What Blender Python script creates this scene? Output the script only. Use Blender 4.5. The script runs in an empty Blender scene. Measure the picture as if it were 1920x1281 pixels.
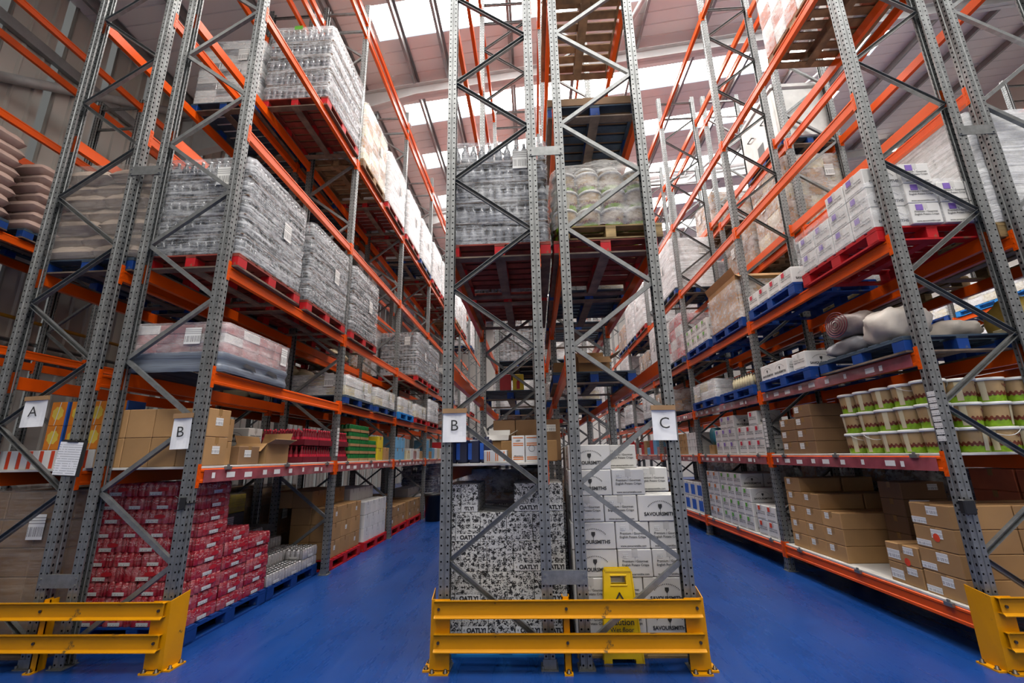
import bpy, math, random
from mathutils import Matrix, Vector
random.seed(7)
S = bpy.context.scene
COL = S.collection
# ------------------------------------------------------------------ camera
F, YAW, PIT, ROLL, CAMZ = 833.5639, 0.0442, 0.2513, -0.0198, 1.5607
_fw = Vector((-math.sin(YAW)*math.cos(PIT), math.cos(YAW)*math.cos(PIT), math.sin(PIT)))
_r = Vector((math.cos(YAW), math.sin(YAW), 0)); _u = _r.cross(_fw)
_c, _s = math.cos(ROLL), math.sin(ROLL)
_R = _c*_r + _s*_u; _U = -_s*_r + _c*_u
cam = bpy.data.cameras.new('camera'); cam_o = bpy.data.objects.new('camera', cam); COL.objects.link(cam_o)
cam.sensor_width = 36; cam.lens = F/1920*36; cam.clip_start = 0.05; cam.clip_end = 200
m3 = Matrix((_R, _U, -_fw)).transposed()
cam_o.matrix_world = Matrix.Translation((0, 0, CAMZ)) @ m3.to_4x4()
S.camera = cam_o
# ------------------------------------------------------------------ world, exposure, light
W = bpy.data.worlds.new('world'); S.world = W; W.use_nodes = True
W.node_tree.nodes['Background'].inputs[0].default_value = (0.75, 0.85, 1, 1)
W.node_tree.nodes['Background'].inputs[1].default_value = 1.0
S.view_settings.view_transform = 'Standard'; S.view_settings.look = 'None'
S.view_settings.exposure = 0.26; S.view_settings.gamma = 1
SKYLIGHT = 14.0        # emission of the daylit rooflight panels
LAMP = 62.0           # watts of each high-bay lamp
cy = S.cycles
cy.max_bounces = 4; cy.diffuse_bounces = 2; cy.glossy_bounces = 2; cy.transmission_bounces = 2; cy.transparent_max_bounces = 7
cy.use_adaptive_sampling = True; cy.adaptive_threshold = 0.045
cy.caustics_reflective = False; cy.caustics_refractive = False; cy.sample_clamp_indirect = 4.0
try: cy.use_denoising = True
except Exception: pass
# ------------------------------------------------------------------ layout (metres; camera stands at x=0, y=0)
Y0, BAY = 3.8872, 2.8
def fy(k): return Y0 + BAY*k
# row: aisle-side upright x, rear upright x, number of frames, levels (beam centre heights), top
ROWS = {
 'R0': dict(xa=-7.19, xr=-8.0, n=4, top=8.2, lv=[1.44, 3.08, 4.60, 6.26, 8.02]),
 'R1': dict(xa=-4.895, xr=-4.08, n=6, top=10.15, lv=[1.44, 2.32, 3.375, 4.95, 6.565, 9.4]),
 'R2': dict(xa=-2.985, xr=-3.80, n=9, top=10.15, lv=[1.44, 2.32, 3.375, 4.95, 6.565, 9.42, 9.72]),
 'R3': dict(xa=-0.746, xr=0.066, n=9, top=10.15, lv=[1.42, 2.32, 3.375, 6.42, 7.95, 9.8]),
 'R4': dict(xa=1.159, xr=0.342, n=9, top=10.15, lv=[2.32, 3.375, 4.95, 6.565, 9.4]),
 'R5': dict(xa=3.37, xr=4.185, n=9, top=10.15, lv=[0.267, 1.43, 2.31, 3.375, 4.95, 6.565, 9.37]),
 'R6': dict(xa=5.275, xr=4.46, n=6, top=10.15, lv=[0.267, 1.43, 2.31, 3.375, 4.95, 6.565, 9.37]),
 'R7': dict(xa=11.65, xr=12.5, n=6, top=10.15, lv=[1.44, 3.0, 4.9, 7.0, 9.08]),
}
ROWNAME = {'R0': 'rack along the clad wall', 'R1': 'rack with sign A', 'R2': 'rack beside the red cans', 'R3': 'centre rack with sign B',
           'R4': 'centre rack with sign C', 'R5': 'rack with the nut tubs', 'R6': 'rack backing the nut tubs', 'R7': 'distant rack past the nut tubs'}
ORD = ['front', 'second', 'third', 'fourth', 'fifth', 'sixth', 'seventh', 'eighth', 'ninth', 'tenth', 'eleventh', 'twelfth']
NTH = ['first'] + ORD[1:]
ROOF0, ROOFM, WALLX = 10.3, 0.12, -8.75
def roofz(x): return ROOF0 + ROOFM*(x + 8.7)
# ------------------------------------------------------------------ mesh helpers
class MB:
    def __init__(s): s.v = []; s.f = []; s.m = []; s.sm = []
    def add(s, vs, fs, mi=0, smooth=False):
        o = len(s.v); s.v += [tuple(v) for v in vs]
        for f in fs: s.f.append(tuple(i+o for i in f)); s.m.append(mi); s.sm.append(smooth)
        return s
    def box(s, x0, x1, y0, y1, z0, z1, mi=0):
        return s.add([(x0,y0,z0),(x1,y0,z0),(x1,y1,z0),(x0,y1,z0),(x0,y0,z1),(x1,y0,z1),(x1,y1,z1),(x0,y1,z1)],
                     [(0,3,2,1),(4,5,6,7),(0,1,5,4),(1,2,6,5),(2,3,7,6),(3,0,4,7)], mi)
    def cbox(s, x0, x1, y0, y1, z0, z1, b=.006, mi=0):     # chamfered box
        xs, ys, zs = (x0, x1), (y0, y1), (z0, z1); vs = []; idx = {}
        for i in (0, 1):
            for j in (0, 1):
                for k in (0, 1):
                    c = [xs[i], ys[j], zs[k]]; inn = [c[0]+(b if i == 0 else -b), c[1]+(b if j == 0 else -b), c[2]+(b if k == 0 else -b)]
                    for a in range(3):
                        p = inn[:]; p[a] = c[a]; idx[(i, j, k, a)] = len(vs); vs.append(p)
        I = idx; fs = []
        for a, (p, q) in ((0, (1, 2)), (1, (2, 0)), (2, (0, 1))):
            for e in (0, 1):
                quad = []
                for (g, h) in ((0, 0), (1, 0), (1, 1), (0, 1)):
                    t = [0, 0, 0]; t[a] = e; t[p] = g; t[q] = h; quad.append(I[(t[0], t[1], t[2], a)])
                fs.append(tuple(quad if e else quad[::-1]))
        for a in range(3):
            p, q = (a+1) % 3, (a+2) % 3
            for g in (0, 1):
                for h in (0, 1):
                    k0 = [0, 0, 0]; k0[p] = g; k0[q] = h; k1 = k0[:]; k1[a] = 1
                    fs.append((I[(*k0, p)], I[(*k1, p)], I[(*k1, q)], I[(*k0, q)]))
        for i in (0, 1):
            for j in (0, 1):
                for k in (0, 1): fs.append((I[(i, j, k, 0)], I[(i, j, k, 1)], I[(i, j, k, 2)]))
        return s.add(vs, fs, mi)
    def prism(s, pts, axis, a0, a1, mi=0, smooth=False, cap=True):
        n = len(pts); vs = []
        for a in (a0, a1):
            for p in pts:
                vs.append({'x': (a, p[0], p[1]), 'y': (p[0], a, p[1]), 'z': (p[0], p[1], a)}[axis])
        fs = [(i, (i+1) % n, (i+1) % n+n, i+n) for i in range(n)]
        s.add(vs, fs, mi, smooth)
        if cap: s.add(vs, [tuple(range(n))[::-1], tuple(range(n, 2*n))], mi)
        return s
    def strip(s, pts, axis, a0, a1, mi=0):                  # open profile, no caps
        n = len(pts); vs = []
        for a in (a0, a1):
            for p in pts: vs.append({'x': (a, p[0], p[1]), 'y': (p[0], a, p[1]), 'z': (p[0], p[1], a)}[axis])
        return s.add(vs, [(i, i+1, i+1+n, i+n) for i in range(n-1)], mi)
    def tube(s, p0, p1, r, seg=8, mi=0, r1=None, cap=True):
        p0, p1 = Vector(p0), Vector(p1); d = (p1-p0).normalized()
        a = d.orthogonal().normalized(); b = d.cross(a); vs = []
        for p, rr in ((p0, r), (p1, r if r1 is None else r1)):
            for i in range(seg):
                t = 2*math.pi*i/seg; vs.append(p + a*(rr*math.cos(t)) + b*(rr*math.sin(t)))
        s.add(vs, [(i, (i+1) % seg, (i+1) % seg+seg, i+seg) for i in range(seg)], mi, True)
        if cap: s.add(vs, [tuple(range(seg))[::-1], tuple(range(seg, 2*seg))], mi)
        return s
    def path(s, pts, r, seg=6, mi=0):
        for a, b in zip(pts, pts[1:]): s.tube(a, b, r, seg, mi)
        return s
    def lathe(s, prof, seg=16, c=(0, 0, 0), mi=0, smooth=True):
        vs = []; n = len(prof)
        for r, z in prof:
            for i in range(seg):
                t = 2*math.pi*i/seg; vs.append((c[0]+r*math.cos(t), c[1]+r*math.sin(t), c[2]+z))
        fs = [(k*seg+i, k*seg+(i+1) % seg, (k+1)*seg+(i+1) % seg, (k+1)*seg+i) for k in range(n-1) for i in range(seg)]
        return s.add(vs, fs, mi, smooth)
    def quad(s, o, u, v, mi=0):
        o, u, v = Vector(o), Vector(u), Vector(v)
        return s.add([o, o+u, o+u+v, o+v], [(0, 1, 2, 3)], mi)
    def merge(s, other, M=None, mi=None):
        vs = [(M @ Vector(v)) if M is not None else v for v in other.v]; o = len(s.v); s.v += [tuple(v) for v in vs]
        for f, m, sm in zip(other.f, other.m, other.sm): s.f.append(tuple(i+o for i in f)); s.m.append(m if mi is None else mi); s.sm.append(sm)
        return s
    def build(s, name, *mats):
        me = bpy.data.meshes.new(name); me.from_pydata(s.v, [], s.f)
        for m in mats: me.materials.append(m)
        if len(mats) > 1: me.polygons.foreach_set('material_index', s.m)
        me.polygons.foreach_set('use_smooth', s.sm); me.update()
        return me
MC = {}
def cached(key, fn):
    if key not in MC: MC[key] = fn()
    return MC[key]
NOBJ = [0]
def ob(name, data, parent=None, loc=(0, 0, 0), rot=(0, 0, 0), label=None, cat=None, group=None, kind=None):
    o = bpy.data.objects.new(name, data); COL.objects.link(o); o.location = loc; o.rotation_euler = rot
    if parent is not None: o.parent = parent
    if label: o['label'] = label
    if cat: o['category'] = cat
    if group: o['group'] = group
    if kind: o['kind'] = kind
    return o
def empty(name, loc=(0, 0, 0), rot=(0, 0, 0), **k): return ob(name, None, None, loc, rot, **k)
# ------------------------------------------------------------------ materials
def newmat(name):
    m = bpy.data.materials.new(name); m.use_nodes = True; nt = m.node_tree
    return m, nt, nt.nodes['Principled BSDF'], nt.nodes['Material Output']
def N(nt, t, **kw):
    n = nt.nodes.new(t)
    for k, v in kw.items():
        if k.startswith('i_'):
            key = k[2:]; key = int(key) if key.isdigit() else key
            n.inputs[key].default_value = v
        else: setattr(n, k, v)
    return n
def L(nt, a, b): nt.links.new(a, b)
def coords(nt, kind='Object', scale=(1, 1, 1)):
    tc = N(nt, 'ShaderNodeTexCoord'); mp = N(nt, 'ShaderNodeMapping'); mp.inputs['Scale'].default_value = scale
    L(nt, tc.outputs[kind], mp.inputs['Vector']); return mp.outputs['Vector'], tc
def ramp(nt, fac, stops):
    r = N(nt, 'ShaderNodeValToRGB'); el = r.color_ramp.elements
    while len(el) > 1: el.remove(el[-1])
    el[0].position, el[0].color = stops[0][0], (*stops[0][1], 1)
    for p, c in stops[1:]:
        e = el.new(p); e.color = (*c, 1)
    L(nt, fac, r.inputs['Fac']); return r.outputs['Color']
def math_(nt, op, a, b=None, c=None, clamp=False):
    n = N(nt, 'ShaderNodeMath', operation=op); n.use_clamp = clamp
    for i, x in enumerate((a, b, c)):
        if x is None: continue
        if isinstance(x, (int, float)): n.inputs[i].default_value = x
        else: L(nt, x, n.inputs[i])
    return n.outputs[0]
def noise(nt, vec, scale, detail=3, rough=.5):
    n = N(nt, 'ShaderNodeTexNoise'); n.inputs['Scale'].default_value = scale; n.inputs['Detail'].default_value = detail; n.inputs['Roughness'].default_value = rough
    L(nt, vec, n.inputs['Vector']); return n.outputs['Fac']
def simple(name, col, rough=.5, metal=0., var=.12, scale=6., bump=0., kind='Object', coat=0., stretch=(1, 1, 1), rand=0.):
    m, nt, p, out = newmat(name)
    p.inputs['Roughness'].default_value = rough; p.inputs['Metallic'].default_value = metal
    if coat: p.inputs['Coat Weight'].default_value = coat
    v, tc = coords(nt, kind, stretch); f = noise(nt, v, scale, 4)
    lo = tuple(c*(1-var*1.6) for c in col); hi = tuple(min(1, c*(1+var)) for c in col)
    c = ramp(nt, f, [(.25, lo), (.75, hi)])
    if rand:
        oi = N(nt, 'ShaderNodeObjectInfo'); hs = N(nt, 'ShaderNodeHueSaturation')
        L(nt, math_(nt, 'MULTIPLY_ADD', oi.outputs['Random'], rand, 1-rand/2), hs.inputs['Value']); L(nt, c, hs.inputs['Color']); c = hs.outputs['Color']
    L(nt, c, p.inputs['Base Color'])
    if bump:
        b = N(nt, 'ShaderNodeBump'); b.inputs['Strength'].default_value = bump; b.inputs['Distance'].default_value = .01
        L(nt, f, b.inputs['Height']); L(nt, b.outputs['Normal'], p.inputs['Normal'])
    return m
def emis(name, col, st):
    m, nt, p, out = newmat(name); e = N(nt, 'ShaderNodeEmission'); e.inputs[0].default_value = (*col, 1); e.inputs[1].default_value = st
    L(nt, e.outputs[0], out.inputs['Surface']); return m
def galv(name, holes):
    m, nt, p, out = newmat(name)
    v, tc = coords(nt); f = noise(nt, v, 14, 5, .7); f2 = noise(nt, v, 2.2, 2)
    c = ramp(nt, f, [(.3, (.165, .172, .172)), (.7, (.27, .28, .278))]); L(nt, c, p.inputs['Base Color'])
    p.inputs['Metallic'].default_value = .6
    L(nt, math_(nt, 'MULTIPLY_ADD', f2, .3, .28), p.inputs['Roughness'])
    if holes:
        sp = N(nt, 'ShaderNodeSeparateXYZ'); L(nt, tc.outputs['Object'], sp.inputs[0]); x, y, z = sp.outputs
        nm = N(nt, 'ShaderNodeSeparateXYZ'); L(nt, tc.outputs['Normal'], nm.inputs[0])
        dz = math_(nt, 'MULTIPLY', math_(nt, 'SUBTRACT', math_(nt, 'FRACT', math_(nt, 'DIVIDE', z, .06)), .5), .06)
        dz2 = math_(nt, 'MULTIPLY', dz, dz)
        ax = math_(nt, 'ABSOLUTE', x); ay = math_(nt, 'ABSOLUTE', y)
        # round holes in the side cheeks (two columns), keyhole slots in the aisle face (two columns)
        dx = math_(nt, 'SUBTRACT', ax, .026); r1 = math_(nt, 'ADD', math_(nt, 'MULTIPLY', dx, dx), dz2)
        side = math_(nt, 'MULTIPLY', math_(nt, 'LESS_THAN', r1, .0075**2), math_(nt, 'GREATER_THAN', math_(nt, 'ABSOLUTE', nm.outputs[1]), .7))
        dy = math_(nt, 'SUBTRACT', ay, .026); r2 = math_(nt, 'ADD', math_(nt, 'MULTIPLY', dy, dy), math_(nt, 'MULTIPLY', dz2, .45))
        face = math_(nt, 'MULTIPLY', math_(nt, 'LESS_THAN', r2, .0085**2), math_(nt, 'GREATER_THAN', math_(nt, 'ABSOLUTE', nm.outputs[0]), .7))
        h = math_(nt, 'MAXIMUM', side, face)
        dk = N(nt, 'ShaderNodeBsdfDiffuse'); dk.inputs[0].default_value = (.008, .008, .009, 1); mx = N(nt, 'ShaderNodeMixShader')
        L(nt, h, mx.inputs[0]); L(nt, p.outputs[0], mx.inputs[1]); L(nt, dk.outputs[0], mx.inputs[2]); L(nt, mx.outputs[0], out.inputs['Surface'])
    return m
def paint(name, col, worn=(.25, .2, .17), wear=.66, rough=.35, scale=5.):
    m, nt, p, out = newmat(name); v, tc = coords(nt)
    f = noise(nt, v, scale, 6, .65); g = noise(nt, v, 2., 2)
    c1 = ramp(nt, g, [(.3, tuple(c*.86 for c in col)), (.7, col)])
    k = ramp(nt, f, [(wear, (0, 0, 0)), (wear+.05, (1, 1, 1))])
    mx = N(nt, 'ShaderNodeMixRGB'); mx.inputs[2].default_value = (*worn, 1); L(nt, k, mx.inputs[0]); L(nt, c1, mx.inputs[1])
    L(nt, mx.outputs[0], p.inputs['Base Color']); p.inputs['Roughness'].default_value = rough; p.inputs['Specular IOR Level'].default_value = .22
    return m
def wood(name, col, dark=.5, rand=.35):
    m, nt, p, out = newmat(name); tc = N(nt, 'ShaderNodeTexCoord')
    oi = N(nt, 'ShaderNodeObjectInfo'); ad = N(nt, 'ShaderNodeVectorMath', operation='ADD'); L(nt, tc.outputs['Object'], ad.inputs[0])
    cx = N(nt, 'ShaderNodeCombineXYZ'); L(nt, math_(nt, 'MULTIPLY', oi.outputs['Random'], 37.), cx.inputs[0]); L(nt, cx.outputs[0], ad.inputs[1])
    mp = N(nt, 'ShaderNodeMapping'); mp.inputs['Scale'].default_value = (6, 6, 30); L(nt, ad.outputs[0], mp.inputs[0])
    f = noise(nt, mp.outputs[0], 1., 5, .6); g = noise(nt, ad.outputs[0], 5., 3)
    c = ramp(nt, f, [(.3, tuple(k*dark for k in col)), (.62, col)])
    s2 = ramp(nt, g, [(.35, (.55, .55, .55)), (.65, (1, 1, 1))])
    mx = N(nt, 'ShaderNodeMixRGB', blend_type='MULTIPLY'); mx.inputs[0].default_value = .8; L(nt, c, mx.inputs[1]); L(nt, s2, mx.inputs[2])
    hs = N(nt, 'ShaderNodeHueSaturation'); L(nt, math_(nt, 'MULTIPLY_ADD', oi.outputs['Random'], rand, 1-rand/2), hs.inputs['Value']); L(nt, mx.outputs[0], hs.inputs['Color'])
    L(nt, hs.outputs[0], p.inputs['Base Color']); p.inputs['Roughness'].default_value = .75
    return m
def film(name, tint=(.9, .92, .95), lo=.12, hi=.75, sx=(1.2, 1.2, 26), rough=.18, mid=.5):
    """stretch wrap: clear plastic with white streaks where the wraps overlap"""
    m, nt, p, out = newmat(name); v, tc = coords(nt, 'Object', sx)
    oi = N(nt, 'ShaderNodeObjectInfo'); ad = N(nt, 'ShaderNodeVectorMath', operation='ADD'); L(nt, v, ad.inputs[0]); L(nt, oi.outputs['Location'], ad.inputs[1])
    f = noise(nt, ad.outputs[0], 1.6, 6, .7)
    v2, _ = coords(nt, 'Object', (5, 5, 9)); f2 = noise(nt, v2, 2.5, 5, .7)
    a = math_(nt, 'ADD', math_(nt, 'MULTIPLY', f, .65), math_(nt, 'MULTIPLY', f2, .35))
    k = ramp(nt, a, [(mid-.12, (lo,)*3), (mid+.14, (hi,)*3)])
    p.inputs['Base Color'].default_value = (*tint, 1); p.inputs['Roughness'].default_value = rough; p.inputs['Specular IOR Level'].default_value = .6
    b = N(nt, 'ShaderNodeBump'); b.inputs['Strength'].default_value = .8; b.inputs['Distance'].default_value = .02; L(nt, a, b.inputs['Height']); L(nt, b.outputs[0], p.inputs['Normal'])
    tr = N(nt, 'ShaderNodeBsdfTransparent'); mx = N(nt, 'ShaderNodeMixShader'); L(nt, k, mx.inputs[0]); L(nt, tr.outputs[0], mx.inputs[1]); L(nt, p.outputs[0], mx.inputs[2])
    L(nt, mx.outputs[0], out.inputs['Surface']); return m
def barcode(name, base=(.82, .82, .8), ink=(.03, .03, .03)):
    m, nt, p, out = newmat(name); tc = N(nt, 'ShaderNodeTexCoord'); sp = N(nt, 'ShaderNodeSeparateXYZ'); L(nt, tc.outputs['Object'], sp.inputs[0])
    w = N(nt, 'ShaderNodeTexNoise'); w.noise_dimensions = '1D'; w.inputs['Scale'].default_value = 260; w.inputs['Detail'].default_value = 1
    # bars run along the label's own length: x + y picks the horizontal direction on any upright face
    h = math_(nt, 'ADD', sp.outputs[0], sp.outputs[1]); L(nt, h, w.inputs['W'])
    g = N(nt, 'ShaderNodeSeparateXYZ'); L(nt, tc.outputs['Generated'], g.inputs[0]); gz = g.outputs[2]
    band = math_(nt, 'MULTIPLY', math_(nt, 'GREATER_THAN', gz, .12), math_(nt, 'LESS_THAN', gz, .5))
    bars = math_(nt, 'MULTIPLY', math_(nt, 'GREATER_THAN', w.outputs['Fac'], .52), band)
    rows = math_(nt, 'MULTIPLY', math_(nt, 'GREATER_THAN', math_(nt, 'FRACT', math_(nt, 'MULTIPLY', gz, 9)), .55), math_(nt, 'MULTIPLY', math_(nt, 'GREATER_THAN', gz, .6), math_(nt, 'LESS_THAN', gz, .93)))
    k = math_(nt, 'MAXIMUM', bars, math_(nt, 'MULTIPLY', rows, .55))
    mx = N(nt, 'ShaderNodeMixRGB'); mx.inputs[1].default_value = (*base, 1); mx.inputs[2].default_value = (*ink, 1); L(nt, k, mx.inputs[0])
    L(nt, mx.outputs[0], p.inputs['Base Color']); p.inputs['Roughness'].default_value = .6; return m
def floor_mat():
    m, nt, p, out = newmat('blue_epoxy_floor'); v, tc = coords(nt, 'Object')
    f = noise(nt, v, .5, 6, .65); v2, _ = coords(nt, 'Object', (3.5, .35, 1)); g = noise(nt, v2, 1.6, 6, .7); v3, _ = coords(nt, 'Object', (1, 1, 1)); s = noise(nt, v3, 9, 8, .8)
    c = ramp(nt, f, [(.3, (.0035, .030, .155)), (.7, (.008, .060, .265))])
    k = ramp(nt, g, [(.48, (0, 0, 0)), (.9, (.5, .5, .5))]); mx = N(nt, 'ShaderNodeMixRGB'); mx.inputs[2].default_value = (.030, .065, .21, 1); L(nt, k, mx.inputs[0]); L(nt, c, mx.inputs[1])
    k2 = ramp(nt, s, [(.60, (0, 0, 0)), (.80, (.25, .25, .25))]); m2 = N(nt, 'ShaderNodeMixRGB'); m2.inputs[2].default_value = (.07, .10, .24, 1); L(nt, k2, m2.inputs[0]); L(nt, mx.outputs[0], m2.inputs[1])
    L(nt, m2.outputs[0], p.inputs['Base Color'])
    L(nt, math_(nt, 'MULTIPLY_ADD', g, .34, .12), p.inputs['Roughness'])
    b = N(nt, 'ShaderNodeBump'); b.inputs['Strength'].default_value = .05; b.inputs['Distance'].default_value = .02; L(nt, s, b.inputs['Height']); L(nt, b.outputs[0], p.inputs['Normal'])
    return m
def flat2(nt, obj_off=False):
    """face coordinates (along the wall, up) from object space"""
    tc = N(nt, 'ShaderNodeTexCoord'); v = tc.outputs['Object']
    if obj_off:
        oi = N(nt, 'ShaderNodeObjectInfo'); ad = N(nt, 'ShaderNodeVectorMath', operation='ADD'); L(nt, v, ad.inputs[0]); L(nt, oi.outputs['Location'], ad.inputs[1]); v = ad.outputs[0]
    sp = N(nt, 'ShaderNodeSeparateXYZ'); L(nt, v, sp.inputs[0]); cx = N(nt, 'ShaderNodeCombineXYZ')
    L(nt, math_(nt, 'ADD', sp.outputs[0], sp.outputs[1]), cx.inputs[0]); L(nt, sp.outputs[2], cx.inputs[1]); return cx.outputs[0], tc
def cans_print(name, body, ink, rough=.25, amt=.8):
    """printed can walls under shrink film: looping pale strokes on the body colour, film sheen painted in as pale haze"""
    m, nt, p, out = newmat(name); v, tc = flat2(nt, True)
    f = noise(nt, v, 34, 1); ln = math_(nt, 'LESS_THAN', math_(nt, 'ABSOLUTE', math_(nt, 'SUBTRACT', f, .5)), .022)
    sp = N(nt, 'ShaderNodeSeparateXYZ'); L(nt, tc.outputs['Generated'], sp.inputs[0]); gz = sp.outputs[2]
    band = math_(nt, 'MULTIPLY', math_(nt, 'GREATER_THAN', gz, .42), math_(nt, 'LESS_THAN', gz, .78))
    g = noise(nt, v, 9, 4, .7); hz = ramp(nt, g, [(.45, (0, 0, 0)), (.8, (.5, .5, .5))])  # hz paints the film's sheen and highlights into the colour
    mx = N(nt, 'ShaderNodeMixRGB'); mx.inputs[1].default_value = (*body, 1); mx.inputs[2].default_value = (*ink, 1)
    L(nt, math_(nt, 'MAXIMUM', math_(nt, 'MULTIPLY', math_(nt, 'MULTIPLY', ln, band), amt), hz), mx.inputs[0])
    L(nt, mx.outputs[0], p.inputs['Base Color']); p.inputs['Roughness'].default_value = rough; p.inputs['Coat Weight'].default_value = .4; p.inputs['Coat Roughness'].default_value = .15; return m
def doodle(name):
    """white carton covered in small black doodles"""
    m, nt, p, out = newmat(name); v, tc = flat2(nt, True); marks = None
    for sc, freq, inn, thr in ((23, 48, .46, .44), (44, 100, .42, .5)):
        vo = N(nt, 'ShaderNodeTexVoronoi'); vo.voronoi_dimensions = '2D'; vo.inputs['Scale'].default_value = sc; vo.inputs['Randomness'].default_value = .7; L(nt, v, vo.inputs['Vector'])
        a2 = N(nt, 'ShaderNodeVectorMath', operation='MULTIPLY_ADD'); a2.inputs[1].default_value = (3, 3, 3); L(nt, vo.outputs['Color'], a2.inputs[0]); L(nt, v, a2.inputs[2])
        wv = N(nt, 'ShaderNodeTexNoise'); wv.inputs['Scale'].default_value = freq; wv.inputs['Detail'].default_value = 0; L(nt, a2.outputs[0], wv.inputs['Vector'])
        ring = math_(nt, 'LESS_THAN', math_(nt, 'ABSOLUTE', math_(nt, 'SUBTRACT', wv.outputs['Fac'], .5)), .07 if sc < 30 else .045)
        st = math_(nt, 'MULTIPLY', ring, math_(nt, 'LESS_THAN', vo.outputs['Distance'], inn))
        sc_ = N(nt, 'ShaderNodeSeparateColor'); L(nt, vo.outputs['Color'], sc_.inputs[0])
        blob = math_(nt, 'MULTIPLY', math_(nt, 'LESS_THAN', vo.outputs['Distance'], .24), math_(nt, 'GREATER_THAN', sc_.outputs[1], .8))
        sv = N(nt, 'ShaderNodeSeparateXYZ'); L(nt, v, sv.inputs[0]); vv = N(nt, 'ShaderNodeCombineXYZ'); L(nt, math_(nt, 'MULTIPLY', sv.outputs[0], 170.), vv.inputs[0]); L(nt, math_(nt, 'FLOOR', math_(nt, 'MULTIPLY', sv.outputs[1], 75.)), vv.inputs[1])
        ll = math_(nt, 'MULTIPLY', math_(nt, 'GREATER_THAN', noise(nt, vv.outputs[0], 1., 0), .47), math_(nt, 'GREATER_THAN', math_(nt, 'FRACT', math_(nt, 'MULTIPLY', sv.outputs[1], 75.)), .4))
        ll = math_(nt, 'MULTIPLY', math_(nt, 'MULTIPLY', ll, math_(nt, 'LESS_THAN', vo.outputs['Distance'], .44)), math_(nt, 'GREATER_THAN', sc_.outputs[2], .5)) if sc < 30 else 0.
        st = math_(nt, 'MAXIMUM', math_(nt, 'MAXIMUM', st, blob), ll); marks = st if marks is None else math_(nt, 'MAXIMUM', marks, st)
    mx = N(nt, 'ShaderNodeMixRGB'); mx.inputs[1].default_value = (.66, .66, .64, 1); mx.inputs[2].default_value = (.015, .015, .015, 1); L(nt, marks, mx.inputs[0])
    L(nt, mx.outputs[0], p.inputs['Base Color']); p.inputs['Roughness'].default_value = .55; return m
def sheet(name, paper=(.85, .86, .88), lines=True):
    m, nt, p, out = newmat(name); tc = N(nt, 'ShaderNodeTexCoord'); sp = N(nt, 'ShaderNodeSeparateXYZ'); L(nt, tc.outputs['Generated'], sp.inputs[0])
    gz = sp.outputs[2]; f = math_(nt, 'FRACT', math_(nt, 'MULTIPLY', gz, 14))
    v, _ = coords(nt, 'Object', (60, 60, 14)); nz = noise(nt, v, 1., 2)
    k = math_(nt, 'MULTIPLY', math_(nt, 'GREATER_THAN', f, .62), math_(nt, 'GREATER_THAN', nz, .42)); k = math_(nt, 'MULTIPLY', k, math_(nt, 'LESS_THAN', gz, .92))
    mx = N(nt, 'ShaderNodeMixRGB'); mx.inputs[1].default_value = (*paper, 1); mx.inputs[2].default_value = (.35, .36, .38, 1); L(nt, math_(nt, 'MULTIPLY', k, .7), mx.inputs[0])
    L(nt, mx.outputs[0], p.inputs['Base Color']); p.inputs['Roughness'].default_value = .7; return m
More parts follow.
